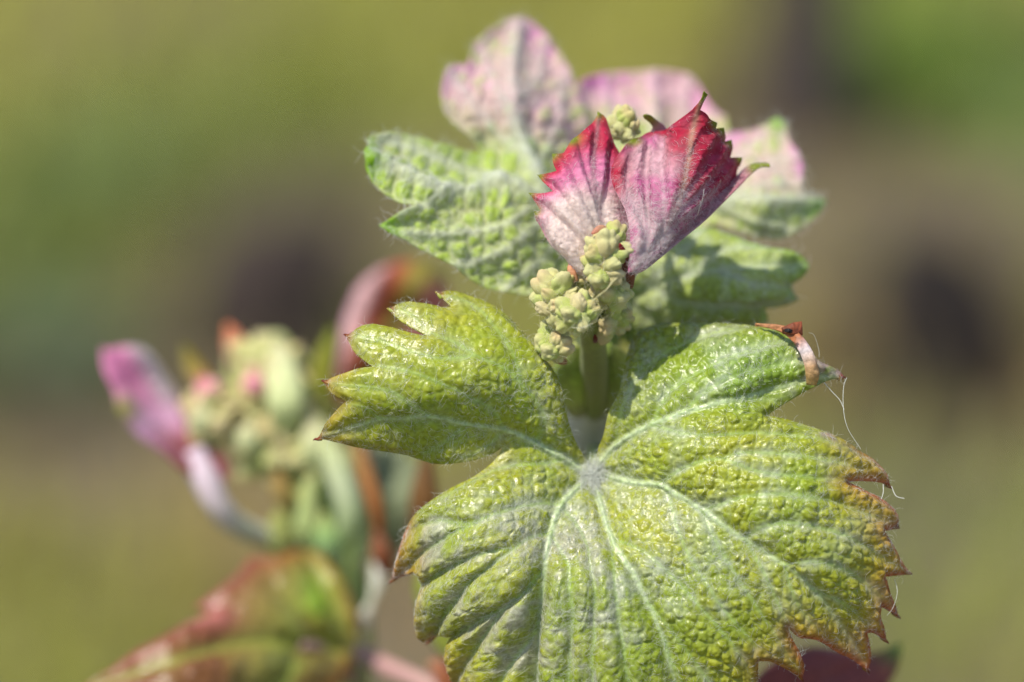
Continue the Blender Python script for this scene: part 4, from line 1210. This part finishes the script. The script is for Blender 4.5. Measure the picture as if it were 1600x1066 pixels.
fold = leaf_sheet(
    [(168, 538), (172, 545), (201, 538), (227, 541), (245, 559), (264, 589), (285, 622), (304, 668), (333, 694), (360, 720), (362, 745), (330, 748), (290, 735), (262, 706), (223, 682), (200, 658), (186, 633), (184, 607), (172, 589), (165, 563)],
    [(168, 540, 30.6), (227, 541, 34.0), (285, 622, 35.7), (360, 722, 34.0), (330, 748, 32.3), (265, 706, 29.8), (190, 635, 28.1), (210, 600, 32.3), (250, 650, 33.1), (310, 710, 33.1)],
    [[(350, 738), (280, 680), (220, 610), (175, 548)]], [], 10, 1, (0.8, 18, 0, 9), (0.15, 22), fold_col, seed=31)
build_leaf('leaf', [fold], M_FELT, shoot2, 'pink and mauve folded leaf reaching out on a curved stalk')
stalk('petiole', [(300, 708, 33), (322, 750, 32.5), (342, 790, 33), (374, 822, 35), (430, 840, 38), (530, 850, 40.5)], [25, 25, 23, 21, 19, 18],
      ramp((0, srgb(222, 200, 214)), (0.3, srgb(224, 208, 212)), (0.6, srgb(200, 204, 180)), (1, srgb(200, 192, 180))), shoot2)

cl3 = stalk('flower_cluster', [(470, 760, 39), (440, 700, 38), (415, 640, 37.5), (405, 590, 37.5)], [30, 34, 30, 20], ramp((0, srgb(160, 180, 110)), (1, srgb(190, 196, 120))), shoot2, M_STEM, label='pale green and pink flower buds')
bud_branch(cl3, 328, 648, 35, 40, 44, 0, 14, 25.1, 21, 60)
bud_branch(cl3, 420, 578, 39, 52, 54, 0, 19, 29.0, 22, 60)
bud_branch(cl3, 385, 640, 37, 36, 46, 0, 12, 23.8, 23, 60)
bud_branch(cl3, 455, 645, 38, 40, 52, 0, 14, 26.4, 24, 60)
bud_branch(cl3, 410, 700, 37, 46, 48, 0, 14, 27.7, 25, 60)
bud_branch(cl3, 470, 715, 38, 40, 44, 0, 12, 26.4, 26, 60)
PKB = srgb(228, 160, 176)
bract('bract', [(340, 640, 34), (325, 612, 33), (310, 590, 34)], 24, ramp((0, srgb(200, 190, 120)), (0.6, PKB), (1, srgb(190, 120, 110))), cl3, label='pink bract')
bract('bract', [(396, 630, 35), (395, 600, 34), (394, 575, 35.5)], 20, ramp((0, srgb(200, 190, 120)), (0.5, PKB), (1, srgb(214, 170, 150))), cl3, label='pink bract')
bract('bract', [(330, 610, 38), (305, 578, 38), (286, 538, 38)], 16, ramp((0, srgb(214, 150, 130)), (0.5, srgb(180, 160, 80)), (1, srgb(130, 124, 50))), cl3)
bract('bract', [(385, 580, 38), (370, 545, 37.5), (355, 506, 38)], 22, ramp((0, srgb(210, 196, 180)), (0.5, srgb(214, 160, 130)), (1, srgb(206, 120, 70))), cl3, label='orange tipped bract')
bract('bract', [(360, 670, 35), (364, 645, 33.5), (366, 625, 34)], 13, ramp((0, srgb(170, 150, 80)), (1, srgb(160, 120, 70))), cl3)
bract('bract', [(450, 800, 35), (442, 770, 34), (430, 735, 34)], 18, ramp((0, srgb(180, 170, 100)), (1, srgb(176, 140, 80))), cl3)
CRM = ramp((0, srgb(190, 206, 140)), (0.6, srgb(214, 218, 170)), (1, srgb(222, 206, 170)))
bract('bract', [(335, 700, 35), (314, 660, 32.5), (312, 615, 34)], 24, CRM, cl3)
bract('bract', [(440, 690, 36), (446, 630, 33.5), (432, 560, 36), (425, 525, 38)], 34, CRM, cl3)
bract('bract', [(480, 760, 37), (492, 700, 34.5), (478, 630, 36)], 26, CRM, cl3)
bract('bract', [(400, 740, 36), (384, 690, 33.5), (390, 650, 35)], 24, CRM, cl3)
# green leaf scales round the base of the cluster
bract('leaf_scale', [(530, 860, 36), (545, 800, 34), (520, 720, 34), (500, 650, 36)], 22, ramp((0, srgb(176, 200, 130)), (0.5, srgb(206, 216, 180)), (1, srgb(200, 206, 140))), shoot2)
bract('leaf_scale', [(556, 900, 38), (566, 830, 36), (548, 760, 36), (540, 700, 37)], 15, ramp((0, srgb(190, 206, 150)), (1, srgb(206, 210, 160))), shoot2)
bract('leaf_scale', [(500, 880, 37), (478, 830, 35), (482, 770, 35.5), (500, 730, 36)], 18, ramp((0, srgb(170, 190, 120)), (1, srgb(196, 204, 140))), shoot2)
bract('leaf_scale', [(530, 890, 36), (512, 850, 34.5), (505, 800, 35)], 24, ramp((0, srgb(190, 206, 160)), (0.6, srgb(150, 184, 116)), (1, srgb(186, 196, 120))), shoot2)
bract('leaf_scale', [(590, 870, 37), (585, 790, 36), (565, 720, 36.5), (560, 680, 37)], 12, ramp((0, srgb(176, 96, 44)), (1, srgb(190, 150, 90))), shoot2)
bract('leaf_scale', [(500, 680, 40), (498, 600, 39), (520, 510, 40)], 24, ramp((0, srgb(170, 180, 70)), (0.6, srgb(150, 150, 50)), (1, srgb(130, 140, 40))), shoot2)
bract('leaf_scale', [(420, 860, 37), (455, 815, 36), (470, 760, 36.5)], 34, ramp((0, srgb(170, 180, 110)), (1, srgb(160, 160, 80))), shoot2)

# curled rusty pink leaf that arches behind
def curl_col(F):
    V = F['V']; x, y = V[:, 0], V[:, 1]
    s_ = x - 560 - (520 - y) * 0.45
    c = mixc(np.tile(srgb(214, 176, 176), (len(V), 1)), srgb(176, 92, 62)[None], smooth(s_, -14, 14))
    c = mixc(c, srgb(150, 140, 60)[None], smooth(s_, 22, 44))
    return mixc(c, srgb(206, 140, 130)[None], smooth(s_, 55, 80) * smooth(y, 430, 455))


curl = leaf_sheet(
    [(520, 620), (528, 560), (532, 515), (541, 480), (556, 450), (580, 427), (610, 412), (645, 404), (675, 408), (700, 430), (705, 470), (690, 540), (660, 600), (600, 640), (550, 650)],
    [(525, 590, 46), (541, 480, 46), (600, 415, 44), (570, 480, 42), (570, 560, 43), (610, 480, 46.5), (600, 600, 47), (640, 405, 45), (660, 450, 43.5), (700, 440, 47), (680, 560, 48), (640, 520, 47)],
    [[(570, 640), (575, 540), (590, 460), (640, 410)]], [], 11, 1, (0.3, 18, 0, 9), (0.15, 26), curl_col, seed=33)
build_leaf('leaf', [curl], M_FELT, shoot2, 'rusty pink curled leaf arching behind the broad green leaf')
stalk('petiole', [(560, 640, 46), (570, 720, 45), (565, 800, 43), (550, 860, 41)], [14, 14, 15, 16], ramp((0, srgb(200, 160, 140)), (1, srgb(150, 170, 110))), shoot2)
# pale shaded leaf back between the two shoots
gap = leaf_sheet(
    [(560, 690), (620, 690), (655, 720), (650, 780), (640, 850), (610, 900), (580, 880), (570, 800)], [(560, 690, 50), (650, 720, 48), (640, 850, 48), (590, 880, 50), (610, 780, 46)],
    [[(590, 880), (610, 790), (620, 700)]], [], 12, 1, (0.4, 16, 0, 9), (0.15, 24), lambda F: np.tile(srgb(140, 150, 116), (len(F['V']), 1)), seed=34)
build_leaf('leaf', [gap], M_FELT, shoot2, 'dull grey green leaf in the gap beside the stem')
bract('leaf_scale', [(655, 850, 30), (662, 780, 29), (668, 700, 30)], 24, ramp((0, srgb(110, 76, 48)), (0.5, srgb(124, 88, 46)), (1, srgb(110, 80, 44))), shoot2, label='orange brown dry scale')
bract('leaf_scale', [(610, 900, 34), (596, 865, 33), (588, 830, 34)], 18, ramp((0, srgb(130, 76, 44)), (1, srgb(140, 84, 54))), shoot2)
stalk('petiole', [(556, 1180, 43), (640, 1120, 36), (720, 1060, 30), (700, 990, 29), (672, 930, 30), (655, 850, 30)], [16, 16, 15, 14, 13, 12], ramp((0, srgb(150, 170, 110)), (0.5, srgb(170, 190, 150)), (0.8, srgb(150, 170, 96)), (1, srgb(150, 110, 60))), shoot2)
bract('leaf_scale', [(750, 1110, 27), (705, 1060, 26), (670, 1035, 27)], 30, ramp((0, srgb(150, 100, 60)), (0.6, srgb(160, 96, 60)), (1, srgb(170, 120, 90))), shoot2)
under = leaf_sheet(
    [(640, 900), (690, 880), (740, 960), (730, 1030), (690, 1030), (660, 980)], [(640, 900, 24), (690, 880, 22), (740, 960, 20), (730, 1030, 22), (660, 980, 25)], [], [], 12, 1, (0, 9, 0, 9), (0.12, 22),
    lambda F: np.tile(srgb(150, 160, 60), (len(F['V']), 1)), seed=37)
build_leaf('leaf', [under], M_FELT, shoot2, 'olive green leaf piece below the rusty margin')

# red edged leaf low on this shoot
def low_leaf_col(F):
    V = F['V']; x, y = V[:, 0], V[:, 1]
    n1 = fbm(x, y, 80, 71)
    c = mixc(np.tile(srgb(146, 118, 66), (len(V), 1)), srgb(150, 160, 74)[None], smooth(x + 0.4 * (y - 900), 380, 520))
    c = mixc(c, srgb(150, 190, 50)[None], np.exp(-(((x - 500) / 26) ** 2 + ((y - 935) / 60) ** 2)))
    c = mixc(c, srgb(120, 60, 44)[None], 0.6 * smooth(n1, 0.5, 0.7))
    c = mixc(c, srgb(150, 74, 66)[None], np.exp(-(F['ed'] / 30) ** 2) * smooth(470 - x, 0, 80) * 0.9)
    c = mixc(c, srgb(176, 100, 40)[None], 0.6 * np.exp(-(F['ed'] / 26) ** 2) * smooth(x, 380, 450))
    c = mixc(c, srgb(200, 130, 120)[None], 0.9 * np.exp(-(((x - 320) / 40) ** 2 + ((y - 968) / 14) ** 2)))  # painted pale pink highlight along the upper edge
    return mixc(c, srgb(160, 170, 80)[None], 0.7 * np.exp(-(F['d1'] / 8) ** 2))


lowleaf = leaf_sheet(
    [(120, 1085), (141, 1065), (174, 1043), (203, 1018), (244, 998), (286, 974), (332, 955), (305, 946), (323, 931), (347, 915), (380, 887), (388, 867), (430, 870), (459, 857), (492, 855), (517, 874), (545, 915), (566, 970), (560, 1020), (530, 1080), (450, 1150), (330, 1180), (200, 1170), (140, 1130)],
    [(130, 1080, 20.8), (203, 1018, 22.4), (286, 974, 24.0), (320, 940, 26.4), (388, 868, 30.4), (490, 856, 32.8), (566, 970, 32.0), (530, 1080, 30.4), (330, 1175, 24.0), (160, 1130, 21.6), (400, 960, 26.4), (460, 920, 29.6), (330, 1040, 21.6), (440, 1040, 26.4), (250, 1070, 20.0)],
    [[(560, 1010), (480, 1010), (400, 1000), (300, 1020), (150, 1070)], [(560, 1010), (520, 940), (480, 860)]], [[(510, 1008), (450, 950), (400, 880)], [(450, 1006), (380, 970), (320, 940)], [(470, 1012), (420, 1080), (350, 1150)]],
    11, 1, (0.8, 22, 0.4, 12), (0.2, 28), low_leaf_col, seed=35)
build_leaf('leaf', [lowleaf], M_LEAF, shoot2, 'reddish brown leaf with crimson edge low beside the broad green leaf')
stalk('petiole', [(552, 1060, 41), (530, 1035, 35), (500, 1015, 30), (470, 1008, 28)], [18, 15, 13, 10], ramp((0, srgb(150, 120, 110)), (1, srgb(160, 130, 120))), shoot2)
stalk('petiole', [(552, 1010, 40), (600, 1040, 34), (660, 1066, 31), (700, 1090, 30)], [15, 15, 15, 15], ramp((0, srgb(186, 140, 140)), (1, srgb(196, 160, 150))), shoot2)
fz = stalk('white_glint_stalk', [(560, 990, 36), (568, 968, 34), (580, 940, 34), (590, 905, 35), (585, 880, 36)], [7, 13, 6, 12, 6], ramp((0, srgb(230, 222, 216)), (0.5, srgb(200, 200, 180)), (1, srgb(226, 226, 216))), shoot2, M_FELT)  # white swellings modelled in place of two blurred specular spots

# ================================================================== the old vine that carries both shoots
vine = empty('grapevine', (-0.33, 0.30, 0.0), 'old grapevine with rough trunk and bent cane carrying the young shoots', 'grapevine', None)
s1 = SHOOT_BASE; s2 = S2_BASE
trunk_top = np.array([-0.31, 0.30, 0.33])
bark_post('trunk', (-0.33, 0.30), 0.345, 0.03, 0.022, (0.02, 0.0), np.array([0.10, 0.08, 0.06]), None, None, vine, 9)
cane_pts = np.array([trunk_top, [-0.22, 0.30, 0.385], [-0.10, (s2[1] + s1[1]) / 2 + 0.02, min(s1[2], s2[2]) + 0.004], s2 + [0, 0, -0.001], s1 + [0, 0, -0.001], [0.12, s1[1] - 0.02, s1[2] - 0.01], [0.3, s1[1], s1[2] - 0.03]])
cc_ = curve(cane_pts, 8)
t_ = np.gradient(cc_, axis=0); t_ /= np.linalg.norm(t_, axis=1)[:, None]
sd = np.cross(t_, [0, 0, 1]); sd /= np.linalg.norm(sd, axis=1)[:, None]; bb = np.cross(t_, sd)
K = len(cc_); S_ = 16
rr_ = np.linspace(0.008, 0.0045, K)
P = np.stack([cc_ + rr_[:, None] * (1 + 0.12 * np.sin(np.arange(K) * 1.7 + q))[:, None] * (sd * math.cos(2 * np.pi * q / S_) + bb * math.sin(2 * np.pi * q / S_)) for q in range(S_)], 1).reshape(-1, 3)
T = []
for k_ in range(K - 1):
    for q in range(S_):
        a = k_ * S_ + q; b2 = k_ * S_ + (q + 1) % S_
        T += [(a, b2, b2 + S_), (a, b2 + S_, a + S_)]
make_obj('cane', P, T, M_BARK, vine, np.tile(np.array([0.22, 0.14, 0.08]), (len(P), 1)))

for o in bpy.data.objects:
    if '_w' in o:
        del o['_w']
